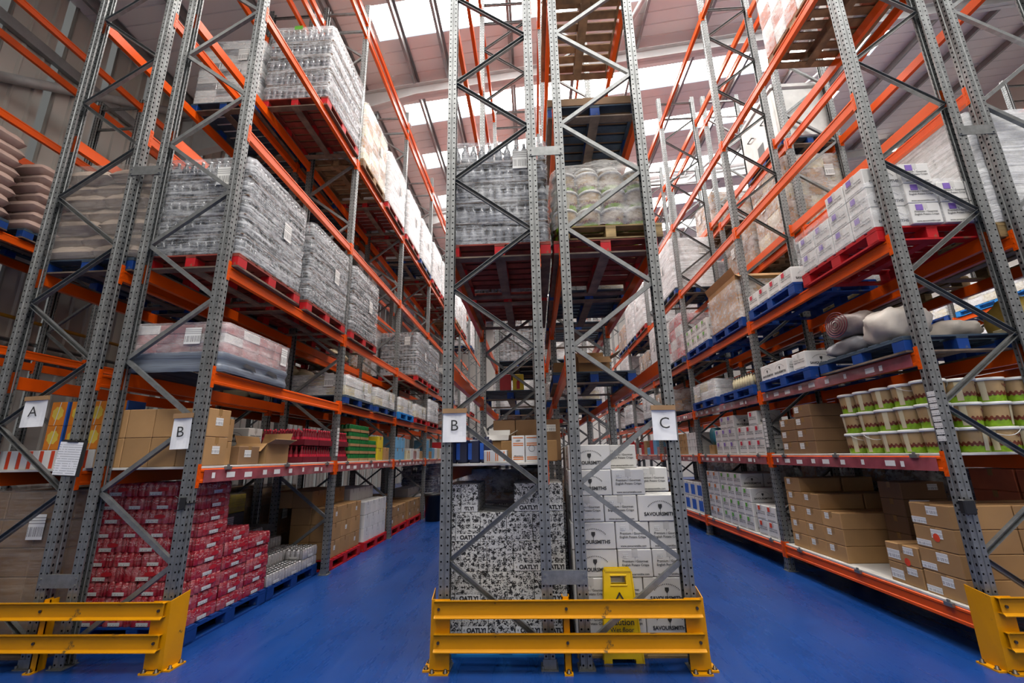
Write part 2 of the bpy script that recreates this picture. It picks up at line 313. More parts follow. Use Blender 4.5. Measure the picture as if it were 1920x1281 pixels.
M = dict(
 galv=galv('galvanised_steel', False), perf=galv('galvanised_steel_punched', True),
 orange=paint('orange_beam_paint', (.78, .095, .004), wear=.74, rough=.3), white_deck=simple('white_melamine', (.62, .60, .56), .45),
 holder=simple('maroon_label_holder', (.33, .075, .095), .12, coat=.8, var=.3), tag=simple('white_tag', (.75, .75, .74), .6, var=.04), tagb=barcode('barcode_label'),
 yellow=paint('yellow_guard_paint', (.68, .29, .002), worn=(.12, .07, .02), wear=.655, rough=.38), bolt=simple('dark_bolt', (.09, .075, .06), .4, .8),
 floor=floor_mat(), concrete=simple('concrete', (.3, .3, .3), .8),
 wall=simple('cream_cladding', (.56, .53, .48), .5, var=.05, scale=.6), roof=simple('roof_liner', (.89, .83, .81), .5, var=.05, scale=.5), purlin=simple('purlin_galvanised', (.30, .30, .30), .45, .6),
 rafter=simple('white_rafter_paint', (.62, .63, .63), .5, var=.04), sky=emis('daylit_rooflight', (1.0, .975, .945), SKYLIGHT), lampglow=emis('lamp_diffuser', (1, .95, .86), 40), black=simple('black_plastic', (.012, .012, .013), .4), dark=simple('dark_grey', (.05, .05, .055), .6),  # dark: plain dark grey for carton seams, fork holes and crates
 red_p=paint('red_pallet_paint', (.50, .012, .018), worn=(.24, .10, .06), wear=.62, rough=.55), blue_p=paint('blue_pallet_paint', (.008, .05, .24), worn=(.10, .12, .15), wear=.63, rough=.55), cyan_p=paint('bright_blue_pallet_paint', (.02, .22, .58), worn=(.15, .2, .25), wear=.66, rough=.55),
 wood=wood('raw_pallet_wood', (.33, .19, .09)), pale_wood=wood('pale_pallet_wood', (.44, .30, .13)), grey_wood=wood('weathered_wood', (.23, .165, .12)),
 red_w=wood('red_stained_wood', (.33, .05, .03)), blue_w=wood('blue_stained_wood', (.05, .085, .13)),
 card=simple('brown_cardboard', (.40, .225, .09), .75, var=.1, scale=3, rand=.22), card2=simple('dark_cardboard', (.22, .12, .055), .75, var=.1, scale=3, rand=.2), tape=simple('brown_tape', (.33, .19, .075), .25),
 white=simple('white_carton', (.70, .69, .665), .55, var=.06, scale=2.5, rand=.08), ink=simple('black_print', (.03, .03, .03), .6, var=.02), grey_ink=simple('grey_print', (.22, .22, .22), .6),
 purple=simple('purple_label', (.23, .13, .48), .5), redl=simple('red_label', (.60, .02, .05), .5), green=simple('green_label', (.13, .42, .05), .5), orangel=simple('orange_label', (.72, .18, .01), .5), redo=simple('vermilion_label', (.72, .06, .015), .5),
 film=film('stretch_film', lo=.05, hi=.72, mid=.53), wtape=simple('clear_tape', (.60, .59, .56), .25), film_w=film('white_stretch_film', lo=.22, hi=.88, mid=.5), film_soft=film('loose_film', lo=.10, hi=.6, sx=(3, 3, 5)), film_clear=film('clear_film', lo=.03, hi=.4, sx=(3, 3, 6)), film_milk=film('milky_film', tint=(.92, .90, .87), lo=.08, hi=.58, sx=(3, 3, 6), rough=.3), bagp=simple('printed_clear_sack', (.34, .29, .27), .3, var=.35, scale=7, bump=.4), ringp=simple('maroon_print', (.13, .02, .03), .4), bagy=simple('yellow_sack', (.50, .36, .07), .4, var=.25, scale=6, bump=.3), bagw=simple('white_sack', (.52, .47, .42), .5, var=.18, scale=5, bump=.4), bagg=simple('grey_sack', (.22, .22, .24), .4, var=.2, scale=5, bump=.3),
 film_pink=film('frosted_film', tint=(.9, .84, .84), lo=.10, hi=.5, sx=(2, 2, 9)), film_brown=film('dusty_film', tint=(.50, .46, .42), lo=.1, hi=.45),
 redcan=cans_print('red_can_print', (.37, .016, .030), (.68, .42, .42)), silver=cans_print('silver_can_print', (.42, .40, .40), (.62, .60, .60), .2), alu=simple('aluminium_top', (.55, .55, .55), .3, .9),
 glassd=simple('dark_glass_bottle', (.03, .035, .04), .08, var=.4), glassg=simple('grey_bottle', (.14, .15, .17), .12, var=.3), cap=simple('silver_cap', (.5, .5, .5), .35, .6), 
 doodle=doodle('doodle_print'), wlabel=simple('white_label_band', (.74, .74, .72), .5, var=.03),
 paper=simple('white_paper', (.80, .81, .83), .7, var=.03), sheet=sheet('printed_sheet'), ptape=simple('parcel_tape', (.36, .21, .10), .4),
 sack=simple('paper_sack', (.46, .36, .29), .6, var=.16, scale=4, bump=.5, rand=.15), sackp=simple('pink_sack', (.50, .36, .31), .45, var=.15, scale=4, bump=.5, rand=.12), 
 tub=simple('tub_tan', (.45, .30, .14), .4), tub_g=simple('tub_green', (.26, .46, .015), .4, var=.25, scale=30), tub_b=simple('tub_brown_print', (.17, .035, .015), .4, var=.4, scale=30), lid=simple('white_lid', (.78, .78, .75), .35, var=.03), cream=simple('cream_label', (.62, .55, .36), .5, var=.06), wire=simple('white_wire', (.7, .7, .68), .4),
 ysign=simple('yellow_plastic', (.80, .53, .006), .35, var=.04), blueb=simple('blue_carton', (.02, .12, .52), .5), ltblue=simple('light_blue_carton', (.16, .42, .66), .5), yellowb=simple('yellow_carton', (.76, .56, .02), .5), greenc=simple('green_can', (.015, .20, .05), .25, var=.3), orangeb=simple('orange_carton', (.80, .24, .012), .45), redb=simple('red_carton', (.52, .015, .025), .45), terracotta=simple('terracotta_carton', (.46, .12, .05), .6, rand=.15), 
 glow=simple('sun_print', (.85, .62, .08), .45), greym=simple('grey_metal_box', (.55, .55, .53), .4, .3), crate=simple('dark_red_crate', (.15, .01, .02), .4), redbot=simple('red_bottle', (.20, .010, .02), .15), navy=simple('navy_plastic', (.015, .02, .06), .35), teal=simple('teal_wrap', (.03, .22, .30), .4), pipe=simple('grey_pipe', (.45, .45, .44), .4), ypipe=simple('yellow_pipe', (.55, .27, .02), .4), shrink=simple('grey_sheet_wrap', (.17, .20, .25), .3, var=.35, scale=3, stretch=(.6, .6, 30)), pinkpack=simple('pink_wrapped_pack', (.42, .20, .20), .35, var=.3, scale=9, rand=.25),
)
# ------------------------------------------------------------------ the hall
YB, YE, XW = -3.6, 31.0, 16.0
me = MB(); me.box(WALLX, XW, YB, YE, -.2, 0); ob('floor', me.build('floor', M['floor']), kind='structure', label='glossy blue epoxy warehouse floor with scuffs')
def ribbed(a0, a1, per, dep, groove):
    pts = []; a = a0
    while a < a1:
        pts += [(a, 0), (a+per*.42, 0), (a+per*.5, -dep), (a+per*.58, -dep), (a+per*.66, 0)] if not groove else [(a, 0), (a+per*.9, 0), (a+per*.93, -dep), (a+per*.97, -dep)]
        a += per
    pts.append((a1, 0)); return pts
wall = empty('wall_left', kind='structure', label='cream ribbed steel cladding wall')
def clad():
    b = MB(); pts = ribbed(0, .9, .30, .03, False)
    return b.add([(-p[1], p[0], z) for z in (0, roofz(WALLX)+.1) for p in pts], [(i, i+1, i+1+len(pts), i+len(pts)) for i in range(len(pts)-1)]).build('cladding_panel', M['wall'])
cm = clad(); y = YB
while y < YE: ob('cladding_panel', cm, wall, (WALLX, y, 0)); y += .9
for nm, x0, x1, y0, y1, zt in (('wall_right', XW, XW+.2, YB, YE, roofz(XW)), ('wall_far', WALLX, XW, YE, YE+.2, roofz(XW)), ('wall_back', WALLX, XW, YB-.2, YB, roofz(XW))):
    b = MB(); b.box(x0, x1, y0, y1, 0, zt); ob(nm, b.build(nm, M['wall']), kind='structure', label='plain cream warehouse wall')
# rooflights: daylit strips across the slope, opaque liner panels between them
SKY = [(-5.15, -4.23), (-2.65, -1.73), (-.15, .77), (2.3, 3.22), (4.75, 5.67), (7.2, 8.13), (9.97, 10.87), (12.05, 12.9), (14.45, 15.35), (16.9, 17.8), (19.3, 20.2), (21.7, 22.6), (24.1, 25.0), (26.5, 27.4)]
SKY = [s for s in SKY if s[0] > YB]; SX0, SX1 = -3.3, 10.0
roof = empty('ceiling', kind='structure', label='sloping pinkish grey roof liner with long white rooflights')
def slope_panel(name, x0, x1, y0, y1, mat, per=.33, parent=roof, lift=0, rib=True):
    b = MB(); pts = ribbed(y0, y1, per, .018, True) if rib else [(y0, 0), (y1, 0)]
    vs = []
    for x in (x0, x1):
        for p in pts: vs.append((x, p[0], roofz(x)+lift-p[1]))
    n = len(pts); b.add(vs, [(i, i+n, i+1+n, i+1) for i in range(n-1)]); return ob(name, b.build(name, mat), parent)
edges = [YB] + [e for s in SKY for e in s] + [YE]
slope_panel('liner_panel', WALLX, SX0, YB, YE, M['roof']); slope_panel('liner_panel', SX1, XW, YB, YE, M['roof'])
for i in range(0, len(edges)-1, 2): slope_panel('liner_panel', SX0, SX1, edges[i], edges[i+1], M['roof'])
for a, b_ in SKY: slope_panel('rooflight_panel', SX0, SX1, a, b_, M['sky'], lift=.03, rib=False)
for x in (-8.3, -6.9, -5.5, -4.1, -2.76, -1.9, -.3, 1.3, 2.9, 4.5, 6.1, 7.7, 9.3, 10.9, 12.5, 14.1):
    b = MB(); z = roofz(x)-.015; b.strip([(x-.03, z-.20), (x-.03, z-.22), (x+.03, z-.22), (x+.03, z), (x+.09, z), (x+.09, z-.02)], 'y', YB, YE)
    b.box(x+.027, x+.033, YB, YE, z-.22, z); ob('purlin', b.build('purlin', M['purlin']), roof)
for yr in (-2.8, 3.25, 9.3, 15.35, 21.4, 27.4):
    b = MB()
    for (ya, yb, dz0, dz1) in ((yr-.008, yr+.008, -.22, -.55), (yr-.1, yr+.1, -.53, -.55), (yr-.1, yr+.1, -.22, -.24)):
        xs = [WALLX, -5.5, -2.7, XW]; hn = [.75, .42, 0, 0]
        for j in range(3):
            def zz(i, d, low): return roofz(xs[i])+d-(hn[i] if low else 0)
            low = dz1 < -.5; lo0 = zz(j, dz1, low); lo1 = zz(j+1, dz1, low); hi0 = zz(j, dz0, low and dz0 < -.5); hi1 = zz(j+1, dz0, low and dz0 < -.5)
            b.add([(xs[j], ya, lo0), (xs[j], yb, lo0), (xs[j], yb, hi0), (xs[j], ya, hi0), (xs[j+1], ya, lo1), (xs[j+1], yb, lo1), (xs[j+1], yb, hi1), (xs[j+1], ya, hi1)],
                  [(0, 4, 5, 1), (3, 2, 6, 7), (0, 3, 7, 4), (1, 5, 6, 2)])
    b.box(WALLX+.02, WALLX+.30, yr-.1, yr+.1, 0, roofz(WALLX)-.3)
    ob('rafter', b.build('rafter', M['rafter']), roof)
b = MB(); b.tube((2.2, 9.2, roofz(2.2)-.4), (4.3, 3.3, roofz(4.3)-.4), .06, 10); b.tube((9.2, 9.3, roofz(9.2)-.4), (6.2, 15.3, roofz(6.2)-.4), .05, 10); ob('roof_brace', b.build('roof_brace', M['rafter']), roof)
# tubes and rails on the clad wall
b = MB(); b.tube((WALLX+.12, 3.6, 6.45), (WALLX+.12, 9.2, 10.2), .085, 12); ob('wall_brace', b.build('wall_brace', M['pipe']), wall)
b = MB(); b.box(WALLX+.03, WALLX+.13, YB, YE, 8.75, 8.95); ob('wall_rail', b.build('wall_rail', M['purlin']), wall)
b = MB(); b.tube((WALLX+.22, YB, 3.93), (WALLX+.22, 20, 3.93), .03, 10)
for y in range(0, 20, 2): b.tube((WALLX+.05, y, 3.93), (WALLX+.22, y, 3.93), .015, 6)
ob('gas_pipe', b.build('gas_pipe', M['ypipe']), label='yellow pipe running along the clad wall', cat='pipe')
b = MB(); b.box(WALLX+.1, WALLX+.3, YB, 20, 3.32, 3.40); b.box(WALLX+.1, WALLX+.3, YB, 20, 3.55, 3.57); ob('cable_tray', b.build('cable_tray', M['galv']), label='grey cable tray under the yellow pipe', cat='cable tray')
# high-bay lamps
def lamp(x, y, drop, watts, label):
    z = roofz(x)-drop; r = empty('high_bay_lamp', (x, y, z), label=label, cat='lamp', group='high-bay lamps under the roof')
    ob('lamp_body', cached('lampb', lambda: MB().lathe([(0, .30), (.05, .30), (.06, .12), (.19, .06), (.20, 0)], 20).build('lamp_body', M['greym'])), r)
    ob('diffuser', cached('lampd', lambda: MB().lathe([(.185, .012), (.10, .004), (0.001, 0)], 20).build('lamp_diffuser', M['lampglow'])), r)
    ob('hanger', MB().tube((0, 0, .3), (0, 0, drop), .008, 6).build('hanger', M['galv']), r)
    l = bpy.data.lights.new('lamp_light', 'AREA'); l.shape = 'DISK'; l.size = .36; l.energy = watts; l.color = (1, .95, .87); l.spread = math.radians(150)
    lo = bpy.data.objects.new('lamp_light', l); COL.objects.link(lo); lo.parent = r; lo.location = (0, 0, -.02)
for i, (x, y, d, w_) in enumerate([(-6.1, .6, 1.0, .3), (-1.9, .2, 1.0, .7), (2.3, .2, 1.0, .7), (6.5, .6, 1.0, .35), (-1.87, 4.9, .9, 1.6), (2.27, 4.9, .9, 1.6), (-1.9, -3, 1, .6), (2.3, -3, 1, .6), (-6.1, 13, .6, .8), (8.4, 8.0, .5, .8), (8.4, 20, .5, .6), (13.88, 15.07, .3, .5)]):  # the two over the rack aisles are added, unseen, to brighten aisle faces
    lamp(x, y, d, LAMP*w_, ['lamp above the aisle beside sign A', 'lamp above the mouth of the blue aisle', 'lamp above the aisle before the white shelf', 'lamp beyond the nut tubs rack end', 'added unseen lamp lighting aisle faces between red cans and sign B', 'added unseen lamp lighting aisle faces between sign C and the tubs', 'lamp over the open floor behind the blue aisle', 'lamp over the open floor behind the white shelf aisle', 'lamp high by the clad wall', 'lamp over the open side near the roof brace', 'lamp over the open side far back', 'small bright lamp under the dark roof beyond the tubs'][i])
# ------------------------------------------------------------------ racking
def upright_mesh(h, mat):
    o = [(-.0425, .030), (-.0425, .045), (-.008, .045), (-.004, .039), (.004, .039), (.008, .045), (.0425, .045), (.0425, .010), (.036, .006)]
    out = o + [(x, -y) for x, y in o[::-1]]
    inn = [(x-(.003 if x > 0 else -.003 if x < -.03 else 0), y-(.003 if y > 0 else -.003)) for x, y in out]
    inn[0] = (-.0395, .030); inn[-1] = (-.0395, -.030)
    b = MB(); b.prism(out + inn[::-1], 'z', 0, h, cap=False); return b.build('upright', M[mat])
def brace_mesh(Ln, y=.018, z=.019, t=.003):
    return MB().prism([(-y, -z), (y, -z), (y, -z+t), (-y+t, -z+t), (-y+t, z-t), (y, z-t), (y, z), (-y, z)], 'x', 0, Ln).build('brace', M['galv'])
foot_me = MB().box(-.065, .065, -.07, .07, 0, .008).box(-.05, .05, -.05, -.046, 0, .07).tube((.05, .055, .008), (.05, .055, .03), .009, 6).tube((-.05, -.055, .008), (-.05, -.055, .03), .009, 6).build('foot_plate', M['galv'])
FRAMES = {}; UPR = {}
def rack_frame(row, k):
    R = ROWS[row]; da = 1 if R['xa'] > R['xr'] else -1; cx = (R['xa']+R['xr'])/2; hw = abs(R['xa']-R['xr'])/2
    mat = 'perf' if k < 4 else 'galv'; top = R['top']
    lab = f"{ORD[k]} galvanised upright frame of the {ROWNAME[row]}" 
    f = empty('rack_support', (cx, fy(k), 0), (0, 0, 0 if da > 0 else math.pi), label=lab, cat='rack frame', group='galvanised rack frames', kind='thing')
    um = cached(('up', top, mat), lambda: upright_mesh(top, mat))
    for s in (1, -1):
        u = ob('upright', um, f, (s*hw, 0, 0), (0, 0, 0 if s > 0 else math.pi)); ob('foot_plate', foot_me, u)
        if s > 0: UPR[(row, k)] = u
    Ln = math.hypot(2*hw-.05, .585); a = math.atan2(.585, 2*hw-.05)
    bm = cached(('br', round(Ln, 3)), lambda: brace_mesh(Ln)); n = 8 if top > 9 else 6
    for i in range(n):
        zr = .155+1.17*i
        ob('brace', bm, f, (-hw+.025, 0, zr), (0, -a, 0)); ob('brace', bm, f, (-hw+.025, 0, zr+1.17), (0, a, 0))
    hm = cached(('hr', round(2*hw, 3)), lambda: brace_mesh(2*hw-.05))
    for z in (top-.6, top-.15): ob('tie_bar', hm, f, (-hw+.025, 0, z))
    FRAMES[(row, k)] = f; return f
BL = BAY-.09
def beam_mesh():
    p = [(-.025, -.06), (.025, -.06), (.025, -.038), (.019, -.032), (.019, .030), (.025, .036), (.025, .052), (.014, .06), (-.025, .06)]
    return MB().prism(p, 'y', -BL/2, BL/2).build('rack_beam', M['orange'])
def conn_mesh(s):
    b = MB(); b.box(-.03, .029, BL/2*s-.003, BL/2*s+.003, -.10, .10) ; b.box(.026, .031, min(BL/2*s-.002, BL/2*s+s*.038), max(BL/2*s-.002, BL/2*s+s*.038), -.10, .10)
    for z in (-.07, -.02, .03, .08): b.box(.031, .034, *sorted((BL/2*s+s*.014, BL/2*s+s*.026)), z-.012, z+.012)
    return b.build('connector', M['orange'])
BEAM = beam_mesh(); CONN = [conn_mesh(-1), conn_mesh(1)]
HOLDER = MB().box(.0255, .029, -BL/2+.05, BL/2-.05, -.056, .05).strip([(.029, -.056), (.035, -.06), (.035, -.054)], 'y', -BL/2+.05, BL/2-.05).build('label_holder', M['holder'])
rt = random.Random(3); TAGS = []; y = -BL/2+.15
TAGM = [MB().box(.0292, .0308, 0, w, -.03, .02).build('price_tag', M['tag']) for w in (.04, .07, .12)]
while y < BL/2-.2: TAGS.append((rt.choice(TAGM), y, rt.uniform(-.008, .012))); y += rt.uniform(.18, .34)
CLIP = MB().box(.02, .045, -.04, .04, .045, .075).box(.028, .04, -.012, .012, .075, .095).build('deck_clip', M['galv'])
LVN = {}
def lvname(row, i):
    z = ROWS[row]['lv'][i]
    return ['floor-hugging', 'lowest', 'second', 'third', 'fourth', 'fifth', 'sixth', 'topmost'][i + (0 if z < .5 else 1)]
def rack_beam(row, bay, i, aisle):
    R = ROWS[row]; da = 1 if R['xa'] > R['xr'] else -1; z = R['lv'][i]
    x = R['xa']+da*.018 if aisle else R['xr']-da*.018; face = da if aisle else -da
    lab = f"orange {lvname(row, i)} beam, {'aisle' if aisle else 'rear'} side, {ORD[bay]} bay, {ROWNAME[row]}"
    o = ob('rack_beam', BEAM, None, (x, fy(bay)+BAY/2, z), (0, 0, 0 if face > 0 else math.pi), lab, 'rack beam', 'orange rack beams', 'thing')
    if bay < 5:
        for c in CONN: ob('connector', c, o)
    if aisle and z < 2.5 and (z < 1.6 and z > 1 or row == 'R5' and z > 2) and row in ('R2', 'R5') and bay < 5:
        h_ = ob('label_holder', HOLDER, o)
        if bay < 3:
            for tm, ty, tz in TAGS: ob('price_tag', tm, h_, (0, ty, tz))
    if aisle and z < 1.6 and row in ('R2', 'R5') and bay < 4:
        for yy in (-1.0, .05, 1.1): ob('deck_clip', CLIP, o, (0, yy, 0))
    return o
FARB = MB(); BSRC = MB().add([v.co for v in BEAM.vertices], [tuple(q.vertices) for q in BEAM.polygons])
def far_beam(row, bay, i, aisle):
    R = ROWS[row]; da = 1 if R['xa'] > R['xr'] else -1; x = R['xa']+da*.018 if aisle else R['xr']-da*.018; face = da if aisle else -da
    FARB.merge(BSRC, Matrix.Translation((x, fy(bay)+BAY/2, R['lv'][i])) @ Matrix.Rotation(0 if face > 0 else math.pi, 4, 'Z'))
def deck(row, bay, i):
    R = ROWS[row]; x0, x1 = sorted((R['xa'], R['xr'])); z = R['lv'][i]+.061
    d = empty('shelf_deck', ((x0+x1)/2, fy(bay)+BAY/2, z), label=f"white {'bottom' if R['lv'][i] < .5 else 'lowest'} shelf deck, {ORD[bay]} bay, {ROWNAME[row]}", cat='shelf', group='white shelf decks', kind='thing')
    w = x1-x0+.07; pm = cached(('deck', round(w, 3)), lambda: MB().cbox(-w/2, w/2, -.447, .447, 0, .022, .003).build('panel', M['white_deck']))
    for j in (-1, 0, 1): ob('panel', pm, d, (0, j*.9, 0))
for row, R in ROWS.items():
    for k in range(R['n']): 
        if row == 'R7' and k < 1: continue
        rack_frame(row, k)
    for bay in range(R['n']-1):
        if row == 'R7' and bay < 1: continue
        for i, z in enumerate(R['lv']):
            if bay == 0 and row == 'R4' and z < 2.5: pass
            for a in (True, False):
                (rack_beam if bay < {'R0': 2, 'R1': 3, 'R2': 4, 'R3': 4, 'R4': 4, 'R5': 4, 'R6': 3, 'R7': 3}[row] else far_beam)(row, bay, i, a)
            if z < 1.6 and row in ('R1', 'R2', 'R3', 'R5', 'R6') and bay < 6: deck(row, bay, i)
ob('distant_beams', FARB.build('distant_beams', M['orange']), label='orange beams receding far down the racks', cat='rack beam', kind='stuff')
# row spacers between back-to-back frames
def spacer(xa, xb, z, k, where):
    w = xb-xa; b = cached(('sp', round(w, 3)), lambda: MB().box(-w/2-.03, w/2+.03, -.052, -.047, -.05, .05).box(-w/2-.03, w/2+.03, -.047, -.02, .047, .05).tube((-w/2-.012, -.06, .02), (-w/2-.012, -.05, .02), .009, 6).tube((w/2+.012, -.06, .02), (w/2+.012, -.05, .02), .009, 6).tube((-w/2-.012, -.06, -.03), (-w/2-.012, -.05, -.03), .009, 6).tube((w/2+.012, -.06, -.03), (w/2+.012, -.05, -.03), .009, 6).build('row_spacer', M['galv']))
    ob('row_spacer', b, None, ((xa+xb)/2, fy(k), z), (0, 0, 0), f"grey {'lower' if z < 2 else 'upper'} spacer plate bolted between {where}, {ORD[k]} frames", 'spacer', 'row spacer plates', 'thing')
for k in range(3):
    for z in (.63, 4.5):
        spacer(ROWS['R1']['xr'], ROWS['R2']['xr'], z, k, 'racks A and B'); spacer(ROWS['R3']['xr'], ROWS['R4']['xr'], z, k, 'the two centre racks'); spacer(ROWS['R5']['xr'], ROWS['R6']['xr'], z, k, 'the tubs rack pair')
# ------------------------------------------------------------------ yellow end guards
def guard(xl, xr, label):
    g = empty('rack_end_guard', ((xl+xr)/2, 3.80, 0), label=label, cat='guard rail', group='yellow rack end guards'); hw = (xr-xl)/2
    rail = MB().prism([(-.050, .0), (-.066, -.010), (-.066, -.004), (-.046, .010), (-.046, .095), (-.066, .109), (-.066, .115), (-.050, .105), (-.012, .105), (-.012, .101), (-.041, .100), (-.041, .006), (-.012, .004), (-.012, 0)], 'x', -hw+.03, hw-.03)
    rm = rail.build('rail', M['yellow'])
    for z in (.16, .385): ob('rail', rm, g, (0, 0, z))
    bt = cached('gbolt', lambda: MB().tube((0, -.056, 0), (0, -.045, 0), .011, 8).build('bolt', M['bolt']))
    for s in (-1, 1):
        xo = s*hw; p = MB()
        # front plate (tapered), side plate, foot flanges
        pw = .145; a = [(xo, .02), (xo-s*pw, .02), (xo-s*pw, .495), (xo-s*.008, .495)]
        p.prism(a if s > 0 else a[::-1], 'y', -.012, -.004)
        p.add([(xo, -.012, .01), (xo+s*.006, -.012, .01), (xo+s*.012, .17, .01), (xo+s*.006, .17, .01), (xo-s*.008, -.012, .495), (xo-s*.002, -.012, .495), (xo+s*.012, .17, .53), (xo+s*.006, .17, .53)],
              [(0, 3, 2, 1), (4, 5, 6, 7), (0, 1, 5, 4), (1, 2, 6, 5), (2, 3, 7, 6), (3, 0, 4, 7)])
        p.box(min(xo, xo-s*pw), max(xo, xo-s*pw), -.055, .0, 0, .012)
        p.box(min(xo, xo+s*.06), max(xo, xo+s*.06), .0, .17, 0, .012)
        ob('end_post', p.build('end_post', M['yellow']), g)
        fb = cached('fbolt', lambda: MB().lathe([(.02, 0), (.02, .004), (.012, .006), (.011, .022), (0, .024)], 8).build('floor_bolt', M['bolt']))
        for dx, dy in ((-s*.02, -.035), (-s*.12, -.035), (s*.038, .03), (s*.038, .14)): ob('floor_bolt', fb, g, (xo+dx, dy, .012))
        for z in (.2125, .4375): ob('bolt', bt, g, (xo-s*.065, 0, z))
    mp = MB(); mp.box(-.028, .028, -.012, -.004, .0, .51); mp.box(-.028, -.022, -.012, .06, 0, .51); mp.box(.022, .028, -.012, .06, 0, .51); mp.box(-.032, .032, -.055, 0, 0, .012)
    ob('middle_post', mp.build('middle_post', M['yellow']), g); ob('floor_bolt', MC['fbolt'], g, (0, -.035, .012))
    for z in (.2125, .4375): ob('bolt', bt, g, (0, 0, z))
guard(-.83, 1.235, 'yellow steel guard across the foot of the centre racks')
guard(-4.98, -2.91, 'yellow steel guard before the red can stack')
guard(3.30, 5.36, 'scuffed yellow steel guard by the white bottom shelf')
# ------------------------------------------------------------------ lettering
_txt = {}
def text_mb(s, size=1., bold=0.):
    key = (s, bold)
    if key not in _txt:
        c = bpy.data.curves.new('lettering', 'FONT'); c.body = s; c.align_x = 'CENTER'; c.size = 1.; c.resolution_u = 3; c.offset = bold
        o = bpy.data.objects.new('lettering', c); COL.objects.link(o); bpy.context.view_layer.update()
        me = o.evaluated_get(bpy.context.evaluated_depsgraph_get()).to_mesh()
        vs = [tuple(v.co) for v in me.vertices]; fs = [tuple(p.vertices) for p in me.polygons]
        o.to_mesh_clear(); bpy.data.objects.remove(o); bpy.data.curves.remove(c); _txt[key] = (vs, fs)
    vs, fs = _txt[key]; b = MB(); b.add([(v[0]*size, v[1]*size, 0) for v in vs], fs); return b
def plane(o, u, v):                      # maps xy of flat art onto a face
    u, v = Vector(u), Vector(v); n = u.cross(v); return Matrix(((u[0], v[0], n[0], o[0]), (u[1], v[1], n[1], o[1]), (u[2], v[2], n[2], o[2]), (0, 0, 0, 1)))
# ------------------------------------------------------------------ signs
def letter_sheet(x0, x1, z0, z1, y, ch, label, tilt=0):
    g = empty('letter_sign', ((x0+x1)/2, y, z0), (0, tilt, 0), label=label, cat='sign', group='paper aisle letters'); w, h = x1-x0, z1-z0
    b = MB(); n = 6
    vs = []
    for j in range(n+1):
        for i in range(n+1):
            u, v = i/n, j/n; vs.append((-w/2+u*w, -.004*math.sin(u*5+v*3)-(.012*(1-v)**2), v*h))
    b.add(vs, [(j*(n+1)+i, j*(n+1)+i+1, (j+1)*(n+1)+i+1, (j+1)*(n+1)+i) for j in range(n) for i in range(n)])
    b.add([(v[0], v[1]+.001, v[2]) for v in vs], [(j*(n+1)+i, (j+1)*(n+1)+i, (j+1)*(n+1)+i+1, j*(n+1)+i+1) for j in range(n) for i in range(n)])
    ob('paper', b.build('paper', M['paper']), g)
    ob('letter', MB().merge(text_mb(ch, .13), plane((0, -.019, h*.36), (1, 0, 0), (0, 0, 1))).build('letter', M['ink']), g)
    ob('tape', MB().box(-w/2-.005, w/2+.005, -.012, .004, h*.92, h*1.07).build('tape', M['ptape']), g)
letter_sheet(-.775, -.575, 1.68, 1.945, Y0-.052, 'B', 'white paper sheet lettered B taped to the centre frame')
letter_sheet(.99, 1.185, 1.66, 1.93, Y0-.052, 'C', 'white paper sheet lettered C taped to the centre frame', .02)
letter_sheet(-4.60, -4.385, 1.89, 2.15, Y0-.052, 'A', 'white paper sheet lettered A taped to a brace', -.04)
letter_sheet(-3.165, -3.0, 1.67, 1.96, Y0-.056, 'B', 'white paper sheet lettered B beside the cardboard cartons', -.03)
cb = empty('clipboard', (-4.07, Y0-.056, 1.46), (0, .06, 0), label='black clipboard with printed forms hanging on rack A upright', cat='clipboard')
ob('board', MB().cbox(-.12, .12, 0, .006, 0, .31, .002).build('board', M['black']), cb); ob('paper', MB().box(-.125, .085, -.004, -.001, .01, .29).build('paper', M['sheet']), cb)
ob('clip', MB().tube((-.06, -.006, .295), (.04, -.006, .295), .008, 8).tube((-.04, -.006, .295), (-.03, -.006, .32), .005, 6).tube((.02, -.006, .295), (.01, -.006, .32), .005, 6).build('clip', M['black']), cb)
# shelf tags up the tub rack upright, black holder strapped to it
for row, k, n in (('R5', 0, 8), ('R2', 1, 8), ('R5', 1, 8)):
    R = ROWS[row]; da = 1 if R['xa'] > R['xr'] else -1; f = FRAMES[(row, k)]; hw = abs(R['xa']-R['xr'])/2
    tm = cached('utag', lambda: MB().box(.0425, .0445, -.03, .042, -.02, .02).build('shelf_tag', M['tagb']))
    for i in range(n): ob('shelf_tag', tm, UPR[(row, k)], (0, 0, 1.63+i*.052))
b = MB().cbox(-.045, .045, -.055, .0, -.055, .055, .008).box(-.055, .09, -.004, .0, .02, .035).box(-.055, .09, -.004, .0, -.03, -.018)
ob('strap_holder', b.build('strap_holder', M['black']), None, (3.33, Y0-.046, 1.11), label='black plastic holder strapped to the tubs rack upright', cat='holder')
b = MB().box(-.05, .05, -.05, .05, -.004, .004).box(-.02, .03, -.058, -.05, -.05, .05).path([(-.03, -.055, .04), (-.06, -.06, .06), (-.075, -.055, .055)], .004).path([(.03, -.055, -.03), (-.05, -.06, -.06)], .004)
ob('cable_tie', b.build('cable_tie', M['black']), None, (-2.985, Y0, 1.22), label='black cable tie around the upright beside red cans', cat='cable tie')
